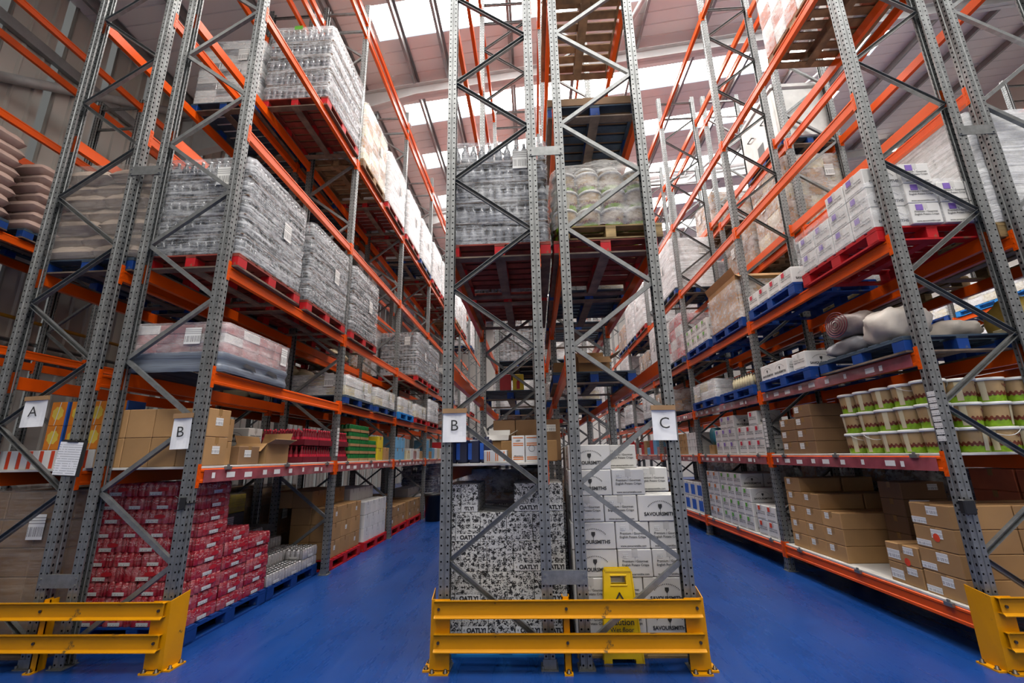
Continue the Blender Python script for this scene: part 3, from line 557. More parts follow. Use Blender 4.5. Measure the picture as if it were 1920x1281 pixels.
# ------------------------------------------------------------------ pallets (1.0 across the rack, 1.2 along the aisle)
PW, PL, PH = 1.0, 1.2, .15
def pallet_parts(deckm, blockm, botm):
    P = []
    dm = MB().cbox(-PW/2, PW/2, -.055, .055, -.009, .009, .002).build('deck_board', M[deckm])
    for j in range(8): P.append(('deck_board', dm, (0, -PL/2+.06+j*(PL-.12)/7, PH-.009)))
    sm = MB().box(-.05, .05, -PL/2, PL/2, -.009, .009).build('stringer_board', M[deckm]); bm = MB().box(-.05, .05, -PL/2, PL/2, -.009, .009).build('bottom_board', M[botm])
    for x in (-PW/2+.05, 0, PW/2-.05): P.append(('stringer_board', sm, (x, 0, PH-.027))); P.append(('bottom_board', bm, (x, 0, .009)))
    cm = MB().box(-PW/2, PW/2, -.05, .05, -.008, .008).build('bottom_board', M[botm])
    for y in (-PL/2+.05, PL/2-.05): P.append(('bottom_board', cm, (0, y, .0085)))
    bl = MB().cbox(-.05, .05, -.07, .07, 0, PH-.054, .003).build('block', M[blockm])
    for x in (-PW/2+.051, 0, PW/2-.051):
        for y in (-PL/2+.071, 0, PL/2-.071): P.append(('block', bl, (x, y, .018)))
    fa = MB().box(-PW/2, PW/2, -.004, .004, 0, .03).build('edge_board', M[blockm])
    return P
PAL = {'red': pallet_parts('red_w', 'red_p', 'grey_wood'), 'blue': pallet_parts('blue_w', 'blue_p', 'grey_wood'), 'wood': pallet_parts('wood', 'wood', 'wood'), 'pale': pallet_parts('pale_wood', 'pale_wood', 'pale_wood'), 'cyan': pallet_parts('cyan_p', 'cyan_p', 'cyan_p')}
# floor pallets and outer pallets are painted all over
PAL['redp'] = pallet_parts('red_p', 'red_p', 'red_p'); PAL['bluep'] = pallet_parts('blue_p', 'blue_p', 'blue_p')
PALONE = {}
def one_mesh(kind):
    if kind not in PALONE:
        b = MB(); mats = []
        for nm, me, loc in PAL[kind]:
            mt = me.materials[0]
            if mt not in mats: mats.append(mt)
            t = MB(); t.add([v.co for v in me.vertices], [tuple(p.vertices) for p in me.polygons], mats.index(mt)); b.merge(t, Matrix.Translation(loc))
        PALONE[kind] = b.build('pallet', *mats)
    return PALONE[kind]
COLN = {'red': 'red', 'blue': 'dark blue', 'wood': 'bare brown wooden', 'pale': 'pale wooden', 'cyan': 'bright blue', 'redp': 'red', 'bluep': 'blue'}
def pallet(kind, x, y, z, label, rz=0, near=True, group='pallets in the racks'):
    if near:
        p = empty('pallet', (x, y, z), (0, 0, rz), label=label, cat='pallet', group=group)
        for nm, me, loc in PAL[kind]: ob(nm, me, p, loc)
    else: p = ob('pallet', one_mesh(kind), None, (x, y, z), (0, 0, rz), label, 'pallet', group)
    return p
# ------------------------------------------------------------------ cartons
def carton_mesh(w, d, h, mat='card', tape=True):          # origin at base centre, w along x, d along y
    def mk():
        b = MB().cbox(-w/2, w/2, -d/2, d/2, 0, h, min(.006, w*.02))
        if tape:
            b.box(-w/2-.0008, w/2+.0008, -.024, .024, h-.06, h+.0008, 1); b.box(-w/2+.004, w/2-.004, -.0012, .0012, h-.001, h+.0012, 2)
            b.box(-w/2-.001, w/2+.001, -.0012, .0012, h-.075, h-.06, 2)
        return b.build('carton', M[mat], M['wtape' if mat in ('white', 'wlabel') else 'tape'], M['dark'])
    return cached(('carton', round(w, 3), round(d, 3), round(h, 3), mat, tape), mk)
def label_mesh(w, h, mat='tagb'):                          # lies in xz, faces -y
    return cached(('lab', w, h, mat), lambda: MB().box(-w/2, w/2, -.0012, 0, -h/2, h/2).build('label', M[mat]))
def carton(x, y, z, w, d, h, label, mat='card', cat='box', group='cardboard boxes', rz=0, lab=None, tape=True):
    o = ob('carton', carton_mesh(w, d, h, mat, tape), None, (x, y, z), (0, 0, rz), label, cat, group)
    for side, px, pz, lw, lh, lm in (lab or []):
        if side == '-y': ob('label', label_mesh(lw, lh, lm), o, (px, -d/2-.0005, pz))
        if side == '-x': ob('label', label_mesh(lw, lh, lm), o, (-w/2-.0005, px, pz), (0, 0, -math.pi/2))
        if side == '+x': ob('label', label_mesh(lw, lh, lm), o, (w/2+.0005, px, pz), (0, 0, math.pi/2))
    return o
def open_carton(x, y, z, w, d, h, label, rz=0, mat='card', group='cardboard boxes', fl=.45):
    def mk():
        b = MB(); t = .005
        b.box(-w/2, w/2, -d/2, d/2, 0, t); b.box(-w/2, w/2, -d/2, -d/2+t, 0, h); b.box(-w/2, w/2, d/2-t, d/2, 0, h); b.box(-w/2, -w/2+t, -d/2, d/2, 0, h); b.box(w/2-t, w/2, -d/2, d/2, 0, h)
        return b.build('body', M[mat])
    o = empty('open_carton', (x, y, z), (0, 0, rz), label=label, cat='box', group=group)
    ob('body', cached(('oc', w, d, h, mat), mk), o)
    fx = cached(('ocfx', w, d, mat, fl), lambda: MB().box(0, d*fl, -w/2, w/2, -.002, .002).build('flap', M[mat])); fyy = cached(('ocfy', w, d, mat, fl), lambda: MB().box(0, w*fl, -d/2, d/2, -.002, .002).build('flap', M[mat]))
    for rzz, me, off, tilt in ((0, fyy, (w/2, 0), -.5), (math.pi, fyy, (-w/2, 0), -1.2), (math.pi/2, fx, (0, d/2), -1.1), (-math.pi/2, fx, (0, -d/2), .6)):
        ob('flap', me, o, (off[0], off[1], h), (0, tilt, rzz))
    return o
# crisp boxes: 0.37 x 0.28 x 0.215, brand on the long faces, description on the short ones
SW, SD, SH = .37, .28, .213
def crisp_prints():
    b = MB(); g = MB()
    for s in (-1, 1):
        P = lambda px, pz, sc=1: plane((-s*px*-1 if s > 0 else px, s*(SD/2+.0012), pz), (-s, 0, 0), (0, 0, 1))
        b.merge(text_mb('SAVOURSMITHS', .0385, .034), P(0, .045))
        # arched strap line made of small dashes, over a shield emblem
        for i in range(17):
            t = math.radians(150-i*7.5); px, pz = .115*math.cos(t), .075+.085*math.sin(t); b.merge(MB().box(-.0032, .0032, -.0035, .0035, 0, 0), P(px, pz))
        b.merge(MB().add([(-.016, .018, 0), (-.016, -.004, 0), (0, -.026, 0), (.016, -.004, 0), (.016, .018, 0)], [(0, 1, 2, 3, 4)]), P(0, .118))
        b.merge(MB().box(-.0015, .0015, -.045, -.026, 0, 0), P(0, .118))
        Q = lambda py, pz: plane((s*(SW/2+.0012), py, pz), (0, s, 0), (0, 0, 1))
        b.merge(text_mb('Premium / Gourmet', .0255, .012), Q(0, .112)); b.merge(text_mb('English Potato Crisps', .0255, .012), Q(0, .084)); b.merge(text_mb('www.savoursmiths.com', .022, .016), Q(0, .016))
    return b.build('printed_lettering', M['ink'])
def crisp_patch(colm):
    b = MB()
    for s in (-1,):
        b.box(*sorted((s*SW/2, s*(SW/2+.0015))), *sorted((-s*.085, -s*.02)), .135, .195)
    return b.build('colour_label', M[colm])
def crisp_bar():
    b = MB()
    for s in (-1,): b.box(*sorted((s*SW/2, s*(SW/2+.001))), *sorted((-s*.10, -s*.055)), .145, .18)
    return b.build('barcode_label', M['tagb'])
CRISP = {}
def crisp_box(x, y, z, rz, label, patch=None, group='white crisp boxes', s=1., prints=True):
    if 'p' not in CRISP: CRISP['p'] = crisp_prints(); CRISP['b'] = crisp_bar()
    o = ob('crisp_box', carton_mesh(SW-.004, SD-.004, SH-.003, 'white'), None, (x, y, z), (0, 0, rz), label, 'box', group)
    if prints: ob('printed_lettering', CRISP['p'], o, kind='stuff')
    if patch:
        if patch not in CRISP: CRISP[patch] = crisp_patch(patch)
        ob('colour_label', CRISP[patch], o)
    elif prints: ob('barcode_label', CRISP['b'], o)
    return o
# ------------------------------------------------------------------ wrapped loads
def shell(w, d, h, nz=14, nx=8, bulge=.02, jit=.008, seed=1, top=True, taper=0., lay=0):
    """film skin around a load: rounded corners, wrinkled, with bulging layers"""
    rr = random.Random(seed); b = MB(); ring = []
    c = .05
    def pts(w, d):
        P = []
        for (ax, ay, bx, by) in ((-w/2+c, -d/2, w/2-c, -d/2), (w/2, -d/2+c, w/2, d/2-c), (w/2-c, d/2, -w/2+c, d/2), (-w/2, d/2-c, -w/2, -d/2+c)):
            for i in range(nx+1): P.append((ax+(bx-ax)*i/nx, ay+(by-ay)*i/nx))
        return P
    base = pts(w, d); n = len(base); vs = []
    for j in range(nz+1):
        v = j/nz; k = 1+bulge*(abs(math.sin(v*math.pi*lay)) if lay else math.sin(v*math.pi*3)*.5)-taper*v
        for (px, py) in base:
            r = 1+rr.uniform(-jit, jit); vs.append((px*k*r, py*k*r, v*h+rr.uniform(-.3, .3)*jit))
    b.add(vs, [(j*n+i, j*n+(i+1) % n, (j+1)*n+(i+1) % n, (j+1)*n+i) for j in range(nz) for i in range(n)], 0, True)
    if top:
        o = nz*n; b.add([vs[o+i] for i in range(n)] + [(vs[o+i][0]*.5, vs[o+i][1]*.5, h+rr.uniform(.0, .03)) for i in range(n)], [(i, (i+1) % n, (i+1) % n+n, i+n) for i in range(n)] + [tuple(range(n, 2*n))], 0, True)
    return b
def bottle_layer(w, d, h, r, cols):
    """one tray layer of bottles: the outer ring of bottles only"""
    b = MB(); nx = int(w/(2*r)); ny = int(d/(2*r))
    prof = [(r*.9, 0), (r*.96, h*.05), (r*.96, h*.58), (r*.42, h*.80), (r*.36, h*.93)]; capp = [(r*.4, h*.93), (r*.4, h*.985), (.0005, h*.99)]
    for i in range(nx):
        for j in range(ny):
            if 0 < i < nx-1 and 0 < j < ny-1: continue
            cc = (-w/2+r+i*(w-2*r)/(nx-1), -d/2+r+j*(d-2*r)/(ny-1), 0); b.lathe(prof, 7, cc, 0); b.lathe(capp, 7, cc, 1)
    b.box(-w/2, w/2, -d/2, d/2, -.003, .003, 2); return b
def bottle_load(x, y, z, label, w=.98, d=1.16, layers=5, h=.26, r=.041, mat='glassd', filmm='film', group='wrapped bottle pallets', capm='cap', tags=True, slip='card2', bulge=.012):
    o = empty('wrapped_bottles', (x, y, z), label=label, cat='pallet load', group=group)
    lm = cached(('bl', w, d, h, r, mat, capm), lambda: bottle_layer(w, d, h, r, 0).build('bottle_layer', M[mat], M[capm], M[slip]))
    for i in range(layers): ob('bottle_layer', lm, o, (0, 0, .004+i*h), kind='stuff')
    fm = cached(('fl', w, d, h, layers, filmm), lambda: shell(w+.025, d+.025, layers*h+.01, nz=layers*4, nx=14, bulge=bulge, jit=.006, lay=layers).build('film', M[filmm])); ob('film', fm, o)
    if tags: 
        ob('label', label_mesh(.15, .21, 'tagb'), o, (.22, -d/2-.03, h*layers*.8)); sx = 1 if x < 0 else -1
        ob('label', label_mesh(.15, .21, 'tagb'), o, (sx*(w/2+.03), .15, h*layers*.55), (0, 0, sx*math.pi/2))
    return o
def layered_load(x, y, z, label, w, d, layers, h, mats, filmm='film_w', jog=.03, seed=1, group='wrapped pallet loads', tag=True, nx=3, ny=3):
    """cartons in courses under film; every course has its own cartons"""
    rr = random.Random(seed); o = empty('wrapped_load', (x, y, z), label=label, cat='pallet load', group=group)
    cw, cd = w/nx, d/ny
    for i in range(layers):
        for a in range(nx):
            for b_ in range(ny):
                if 0 < a < nx-1 and 0 < b_ < ny-1: continue
                if 0 < a < nx-1 and b_ == ny-1: continue
                ob('carton', carton_mesh(cw-.006, cd-.006, h-.004, mats[(i+a+b_) % len(mats)], False), o, (-w/2+cw*(a+.5)+rr.uniform(-1, 1)*jog*.2, -d/2+cd*(b_+.5), i*h))
    fm = cached(('ll', w, d, layers, h, filmm), lambda: shell(w+.03, d+.03, layers*h+.015, nz=layers*4, nx=10, bulge=.018, jit=.007, lay=layers).build('film', M[filmm])); ob('film', fm, o)
    if tag: ob('label', label_mesh(.15, .21, 'tagb'), o, (.2, -d/2-.035, layers*h*.75)) ; ob('label', label_mesh(.15, .21, 'tagb'), o, ((w/2+.035)*(1 if x < 0 else -1), .2, layers*h*.6), (0, 0, (1 if x < 0 else -1)*math.pi/2))
    return o
def sack_mesh(w, d, h, mat, seed=0):
    def mk():
        rr = random.Random(seed); b = MB(); nx, ny = 12, 10; top = []; bot = []
        for j in range(ny+1):
            for i in range(nx+1):
                u, v = i/nx*2-1, j/ny*2-1; e = (max(0, 1-abs(u)**4)*max(0, 1-abs(v)**4))**.27
                px, py = u*w/2*(1-.05*abs(v)**3), v*d/2*(1-.05*abs(u)**3); q = rr.uniform(-.006, .006)
                top.append((px, py, h*.5+h*.5*e+q*e)); bot.append((px, py, h*.5-h*.5*e+q*e))
        f = [(j*(nx+1)+i, j*(nx+1)+i+1, (j+1)*(nx+1)+i+1, (j+1)*(nx+1)+i) for j in range(ny) for i in range(nx)]
        b.add(top, f, 0, True); b.add(bot, [g[::-1] for g in f], 0, True)
        n = nx+1; rim = [i for i in range(n)] + [j*n+nx for j in range(1, ny+1)] + [ny*n+i for i in range(nx-1, -1, -1)] + [j*n for j in range(ny-1, 0, -1)]
        return b.build('sack', M[mat])
    return cached(('sack', w, d, h, mat, seed), mk)
def sack_load(x, y, z, label, layers=7, mat='sack', filmm='film_brown', group='pallets of filled sacks', wrap=True, lh=.155):
    o = empty('sack_load', (x, y, z), label=label, cat='pallet load', group=group)
    for i in range(layers):
        if i % 2 == 0: spots = [(-.25, -.39, 0), (-.25, 0, 0), (-.25, .39, 0), (.25, -.39, 0), (.25, 0, 0), (.25, .39, 0)]
        else: spots = [(-.32, -.3, 1), (0, -.3, 1), (.32, -.3, 1), (-.32, .3, 1), (0, .3, 1), (.32, .3, 1)]
        for a, b_, t in spots:
            me = sack_mesh(.52, .41, lh*1.15, mat, i % 3); ob('sack', me, o, (a+random.uniform(-.015, .015), b_, i*lh), (0, 0, math.pi/2*0 if not t else math.pi/2))
    if wrap: ob('film', cached(('sf', layers, filmm, lh), lambda: shell(1.08, 1.24, layers*lh+.06, nz=layers*3, nx=10, bulge=.03, jit=.012, lay=layers, taper=.06).build('film', M[filmm])), o)
    return o
# can packs: 4 x 6 cans shrink-wrapped on a tray, cans bulging through the film
def pack_mesh(w, d, h, nx, ny, mat, lid='film'):
    b = MB(); rx, ry = w/nx/2, d/ny/2; P = []
    def edge(n, L_, half):       # scalloped edge offsets
        out = []
        for i in range(n):
            for t in (0, .12, .3, .5, .7, .88): out.append((-L_/2+(i+t)*L_/n, math.sin(t*math.pi)**.6*.020 if t else 0))
        return out
    for a, o in edge(nx, w, d): P.append((a, -d/2+.020-o))
    for a, o in edge(ny, d, w): P.append((w/2-.020+o, a))
    for a, o in edge(nx, w, d): P.append((-a, d/2-.020+o))
    for a, o in edge(ny, d, w): P.append((-w/2+.020-o, -a))
    n = len(P); zs = [(0, .985), (.012, 1), (h*.76, 1), (h*.88, .975), (h*.95, .935), (h*.975, .90)]
    vs = [(p[0]*k, p[1]*k, z) for z, k in zs for p in P]
    b.add(vs, [(j*n+i, j*n+(i+1) % n, (j+1)*n+(i+1) % n, (j+1)*n+i) for j in range(len(zs)-1) for i in range(n)], 0, True)
    b.add([vs[(len(zs)-1)*n+i] for i in range(n)], [tuple(range(n))], 1)
    for i in range(nx):
        for j in range(ny): b.lathe([(min(rx, ry)*.86, -.004), (min(rx, ry)*.80, .006), (min(rx, ry)*.7, .003), (.0005, .003)], 8, (-w/2+rx+i*2*rx, -d/2+ry+j*2*ry, h*.975), 1)
    return b.build('can_pack', M[mat], M['alu'] if mat != 'redcan' else M['redcan'])
def can_pack(x, y, z, rz, label, mat='redcan', w=.40, d=.262, h=.121, group='red can packs', lab=True):
    o = ob('can_pack', cached(('pack', mat, w, d, h), lambda: pack_mesh(w, d, h, 6, 4, mat)), None, (x, y, z), (0, 0, rz), label, 'can pack', group)
    if lab:
        ob('barcode_label', cached(('plab', w, d), lambda: MB().box(-.07, .05, -d/2-.002, -d/2-.0005, .008, .038).build('barcode_label', M['tagb'])), o)
        ob('barcode_label', cached(('plab2', w, d), lambda: MB().box(-w/2-.002, -w/2-.0005, -.05, .06, .008, .036).build('barcode_label', M['tagb'])), o)
    if mat == 'redcan':
        ob('red_oval', cached(('oval', w, d), lambda: MB().add([(.055*math.cos(t*math.pi/8)+.06, -(d/2+.0035), .062+.019*math.sin(t*math.pi/8)) for t in range(16)], [tuple(range(16))]).build('red_oval', M['redb'])), o)
    return o
# round tubs with lids
def tub_parts(r=.115, h=.205):
    body = MB().lathe([(.0005, 0), (r*.86, 0), (r*.875, .004), (r*.90, h*.26)], 20, mi=1).lathe([(r*.90, h*.26), (r*.985, h*.90)], 20, mi=0)
    for i in range(20):       # hazelnut frieze, lumps above the green band
        t = 2*math.pi*i/20; rr = r*.905+.0015
        for q, dz in ((0, 0), (.5, .014)):
            tt = t+q*2*math.pi/20; a = .017
            pts = [(rr*math.cos(tt+a/r*.75*math.cos(s*math.pi/3)), rr*math.sin(tt+a/r*.75*math.cos(s*math.pi/3)), h*.30+dz+a*.9*math.sin(s*math.pi/3)) for s in range(6)]
            pts = [(p[0]*(1+.09*(p[2]/h-.26)), p[1]*(1+.09*(p[2]/h-.26)), p[2]) for p in pts]; body.add(pts, [tuple(range(6))], 2)
    lid = MB().lathe([(r*.99, h*.87), (r*1.07, h*.875), (r*1.09, h*.90), (r*1.09, h*.965), (r*1.05, h*1.0), (r*.98, h*1.0), (r*.96, h*.985), (.0005, h*.985)], 24)
    lab = MB(); n = 5
    vs = [(r*(.885+.1*v)*1.012*math.cos(a), r*(.885+.1*v)*1.012*math.sin(a), h*(.06+.80*v)) for v in (0, 1) for a in [(-.20+.40*i/n) for i in range(n+1)]]
    lab.add(vs, [(i, i+1, i+n+2, i+n+1) for i in range(n)])
    scr = MB(); P = []
    for i in range(26):
        a = 1.2+.9*i/25; P.append((r*.985*1.0*math.cos(a), r*.985*math.sin(a), h*.66+.012*math.sin(i*1.35)+.006*math.sin(i*.5)))
    scr.path(P, .0016, 4)
    ar = MB(); P = []
    for i in range(13):
        a = -.2+1.9*i/12; k = math.sin(i/12*math.pi); P.append((r*(1.10+.02*k)*math.cos(a), r*(1.10+.02*k)*math.sin(a), h*.88-.05*k))
    ar.path(P, .003, 5)
    return [('body', body.build('tub_body', M['tub'], M['tub_g'], M['tub_b'])), ('lid', lid.build('lid', M['lid'])), ('label', lab.build('label', M['cream'])), ('script_print', scr.build('script_print', M['tub_b'])), ('handle', ar.build('handle', M['wire']))]
TUB = tub_parts()
def tub(x, y, z, rz, label=None, parent=None, group='nut spread tubs', handle=True):
    o = empty('tub', (x, y, z), (0, 0, rz), label=label, cat='tub' if label else None, group=group if label else None)
    if parent is not None: o.parent = parent
    for nm, me in TUB:
        if nm == 'handle' and not handle: continue
        ob(nm, me, o)
    return o
# ------------------------------------------------------------------ contents
rnd = random.Random(11)
CX = {r: (R['xa']+R['xr'])/2 for r, R in ROWS.items()}
def slot(bay, s): return fy(bay) + (.67 if s == 0 else 2.05)
def lz(row, i): return ROWS[row]['lv'][i]+.0605
SL = ['near', 'far']
LVL = {-1: 'floor'}
def place(row, bay, i, s): return f"{'floor' if i < 0 else lvname(row, i)+' level'}, {ORD[bay]} bay, {SL[s]} half, {ROWNAME[row]}"
def put_pallet(row, bay, i, s, kind, near=None, dx=0, dy=0, dz=0):
    z = lz(row, i) if i >= 0 else 0.0
    near = (bay < 2 and row not in ('R0', 'R7', 'R6') or bay == 0) if near is None else near
    pallet(kind, CX[row]+dx, slot(bay, s)+dy, z+dz, f"{COLN[kind]} pallet{' atop another' if dz else ''}, {place(row, bay, i, s)}", near=near)
    return CX[row]+dx, slot(bay, s)+dy, z+dz+PH
# ---- red can stack (rack beside the red cans, floor)
pallet('bluep', -3.60, 4.86, 0, 'blue pallet under the tall red can stack', group='floor pallets')
def allowed(yc): return 10 if yc < 4.5 else 8 if yc < 4.76 else 6 if yc < 5.08 else 5
for i in range(11):
    z = PH+.002+i*.1225; spots = []
    if i % 2 == 0:
        for a in range(4):
            for b_ in range(3): spots.append((-3.12-.131-a*.264, 4.27+.20+b_*.402, math.pi/2, a, b_))
    else:
        for b_ in range(3): spots.append((-3.12-.131, 4.27+.20+b_*.402, math.pi/2, 0, b_))
        for a in range(2):
            for b_ in range(4): spots.append((-3.12-.264-.20-a*.402, 4.27+.131+b_*.268, 0, a+1, b_))
    for x, y, rz, a, b_ in spots:
        al = allowed(y)
        if i >= al: continue
        if not (a <= 1 or b_ == 0 or i >= al-2): continue
        can_pack(x+rnd.uniform(-.006, .006), y+rnd.uniform(-.006, .006), z, rz+rnd.uniform(-.012, .012), f"red can pack, {NTH[i]} layer up, {NTH[b_]} from the yellow guard, {NTH[a]} from the blue aisle")
# ---- silver cans on the next pallet
pallet('bluep', -3.60, 6.09, 0, 'dark blue pallet carrying the silver can packs', group='floor pallets')
n = 0
for i in range(4):
    for a in range(4):
        for b_ in range(3):
            hmax = 1 + (1 if a == 0 and b_ == 2 else 0) + (1 if a == 1 and b_ > 0 else 0) + (2 if a >= 2 else 0) + (1 if a == 3 else 0)
            if i >= hmax: continue
            can_pack(-3.11-.131-a*.266, 5.68+b_*.404, PH+.002+i*.123, math.pi/2, f"silver can pack, {NTH[i]} layer up, {NTH[b_]} beyond the red cans, {NTH[a]} from the blue aisle", 'silver', group='silver can packs', lab=(a == 0))
# ---- cartons on the lowest shelf of the same rack
dz = 1.44+.061+.0225
for i in range(2):
    for a in range(4):
        carton(-3.075-a*.255, 4.10, dz+i*.258, .25, .30, .256, f"tan carton by sheet B, {['lower', 'upper'][i]} tier, {NTH[a]} from the blue aisle", group='tan cartons by sheet B', lab=[('+x', .0, .14, .10, .07, 'tagb')] if a == 0 else None)
for i in range(2): carton(-3.16, 4.35, dz+i*.225, .26, .17, .223, f"light carton with white edge strip, {['lower', 'upper'][i]} of two", lab=[('+x', -.02, .11, .03, .15, 'tag')])
for i in range(2):
    for a in range(2): crisp_box(-3.52-a*.30, 4.70, dz+i*.214, math.pi/2, f"white printed box behind the tan cartons, {['lower', 'upper'][i]}, {NTH[a]} from the aisle", group='white boxes behind tan cartons')
carton(-3.16, 4.66, dz, .36, .34, .185, 'small brown carton with a label beside an open box', 'card2', lab=[('+x', -.03, .11, .11, .07, 'tagb')])
open_carton(-3.15, 5.18, dz, .34, .50, .22, 'open brown carton with folded flaps on the shelf', .05, fl=.3)
crisp_box(-3.62, 5.45, dz, 0, 'lower white box behind the open carton'); crisp_box(-3.62, 5.45, dz+.214, 0, 'upper white box behind the open carton')
carton(-3.74, 5.95, dz, .22, .3, .42, 'tall brown carton beside the red bottle crates', 'card2')
def bottle_crate(x, y, z, label):
    o = empty('bottle_crate', (x, y, z), label=label, cat='bottle crate', group='red bottle crates')
    def crate():
        b = MB(); b.box(-.15, .15, -.2, .2, 0, .008)
        for (x0, x1, y0, y1) in ((-.15, .15, -.2, -.19), (-.15, .15, .19, .2), (-.15, -.14, -.2, .2), (.14, .15, -.2, .2)): b.box(x0, x1, y0, y1, 0, .075)
        return b.build('tray', M['crate'])
    ob('tray', cached('crate', crate), o)
    bt = cached('cbot', lambda: MB().lathe([(.028, 0), (.031, .01), (.031, .11), (.012, .17), (.012, .185)], 8).lathe([(.014, .185), (.014, .205), (.0005, .206)], 8, mi=1).lathe([(.0315, .05), (.0315, .10)], 8, mi=1).build('bottle', M['redbot'], M['redl']))
    for a in range(4):
        for b_ in range(6):
            if a in (1, 2) and b_ in (1, 2, 3, 4) : continue
            ob('bottle', bt, o, (-.108+a*.072, -.165+b_*.066, .009))
for i in range(2):
    for b_ in range(3):
        for a in range(2): bottle_crate(-3.13-a*.31, 5.98+b_*.42 if b_ < 2 else 6.98, dz+i*.222, f"crate of red bottles, {['lower', 'upper'][i]} tier, {NTH[b_]} past the open carton, {['aisle', 'rear'][a]} side")
def can_tray(x, y, z, label, n=(3, 6), mat='greenc', tray='card', group='green can trays'):
    o = empty('can_tray', (x, y, z), label=label, cat='can tray', group=group)
    w, d = n[0]*.066, n[1]*.066
    ob('tray', cached(('ct', n, tray), lambda: MB().box(-w/2, w/2, -d/2, d/2, 0, .004).box(-w/2, -w/2+.004, -d/2, d/2, 0, .045).box(w/2-.004, w/2, -d/2, d/2, 0, .045).box(-w/2, w/2, -d/2, -d/2+.004, 0, .045).box(-w/2, w/2, d/2-.004, d/2, 0, .045).build('tray', M[tray])), o)
    cm = cached(('can', mat), lambda: MB().lathe([(.026, 0), (.032, .008), (.032, .10), (.027, .112)], 9).lathe([(.027, .112), (.024, .110), (.0005, .110)], 9, mi=1).build('can', M[mat], M['alu']))
    for a in range(n[0]):
        for b_ in range(n[1]):
            if 0 < a < n[0]-1 and 0 < b_ < n[1]-1: continue
            ob('can', cm, o, (-w/2+.033+a*.066, -d/2+.033+b_*.066, .005))
for i in range(5):
    for b_ in range(3):
        if i == 4 and b_ == 2 or i == 3 and b_ == 2: continue
        can_tray(-3.08, 7.46+b_*.42, dz+i*.118, f"tray of green cans, {NTH[i]} tier, {NTH[b_]} past the red bottles")
for j, (y, m_, h_) in enumerate([(8.66, 'yellowb', .22), (8.66, 'yellowb', .22), (9.05, 'card', .24)]): carton(-3.12, y, dz+(j == 1)*.222, .32, .30, h_, ['lower yellow carton past the green cans', 'upper yellow carton past the green cans', 'tan carton past the yellow cartons'][j], m_)
for i in range(2):
    for b_ in range(2): carton(-3.12, 9.78+b_*.36, dz+i*.24, .32, .34, .236, f"light blue carton, {['lower', 'upper'][i]} tier, {NTH[b_]} in the third bay", 'ltblue', group='light blue cartons')
for b_ in range(5): carton(-3.12, 10.7+b_*.3, dz, .3, .27, .2+.05*(b_ % 2), f"small assorted carton, {NTH[b_]} past the light blue cartons", ['cream', 'white', 'pinkpack', 'white', 'card'][b_], group='assorted cartons')
# ---- pink wrapped load on the second level
x, y, z = CX['R2']-.03, 4.52, lz('R2', 1)
o = empty('wrapped_load', (x, y, z), label='pink wrapped packs on a grey wrapped base, second level', cat='pallet load')
for i in range(3):
    for a in range(3):
        for b_ in range(4):
            if a == 1 and 0 < b_ < 3: continue
            ob('carton', carton_mesh(.33, .27, .092, ['pinkpack', 'pinkpack', 'wlabel'][(i*2+a+b_*3) % 5 // 2 if (i*2+a+b_*3) % 5 < 4 else 2], False), o, (-.335+a*.335, -.41+b_*.274, .19+i*.094))
b = shell(1.04, 1.16, .19, nz=6, nx=14, bulge=.03, jit=.008, seed=5, top=False); bm = b.build('base_wrap', M['shrink']); ob('base_wrap', bm, o)
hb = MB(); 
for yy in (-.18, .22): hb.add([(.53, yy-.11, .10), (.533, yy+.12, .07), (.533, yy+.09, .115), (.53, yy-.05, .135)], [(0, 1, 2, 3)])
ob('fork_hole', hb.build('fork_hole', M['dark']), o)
ob('film', shell(1.05, 1.17, .30, nz=8, nx=12, bulge=.012, jit=.006, seed=8).build('film', M['film_pink']), o, (0, 0, .18))
ob('label', label_mesh(.12, .2, 'tagb'), o, (.535, .42, .34), (0, 0, math.pi/2)); ob('label', label_mesh(.16, .16, 'tagb'), o, (.22, -.60, .34))
# ---- bottles on red pallets, third level
for s in (0, 1):
    x, y, z = put_pallet('R2', 0, 2, s, 'red'); bottle_load(x, y, z, f"tall wrapped dark bottle stack on red pallet, {SL[s]} of two facing the aisle", layers=5, h=.222, mat='glassd')
x, y, z = put_pallet('R2', 1, 2, 0, 'red'); bottle_load(x, y, z, 'wrapped bottle stack on red pallet in the second bay', layers=5, h=.222)
x, y, z = put_pallet('R2', 2, 2, 1, 'red'); bottle_load(x, y, z, 'wrapped dark bottle stack on red pallet in the third bay', layers=5, h=.222, mat='glassg')
x, y, z = put_pallet('R2', 3, 2, 0, 'red', near=False); bottle_load(x, y, z, 'wrapped dark bottle stack in the fourth bay beside the aisle', layers=5, h=.222, mat='glassg')
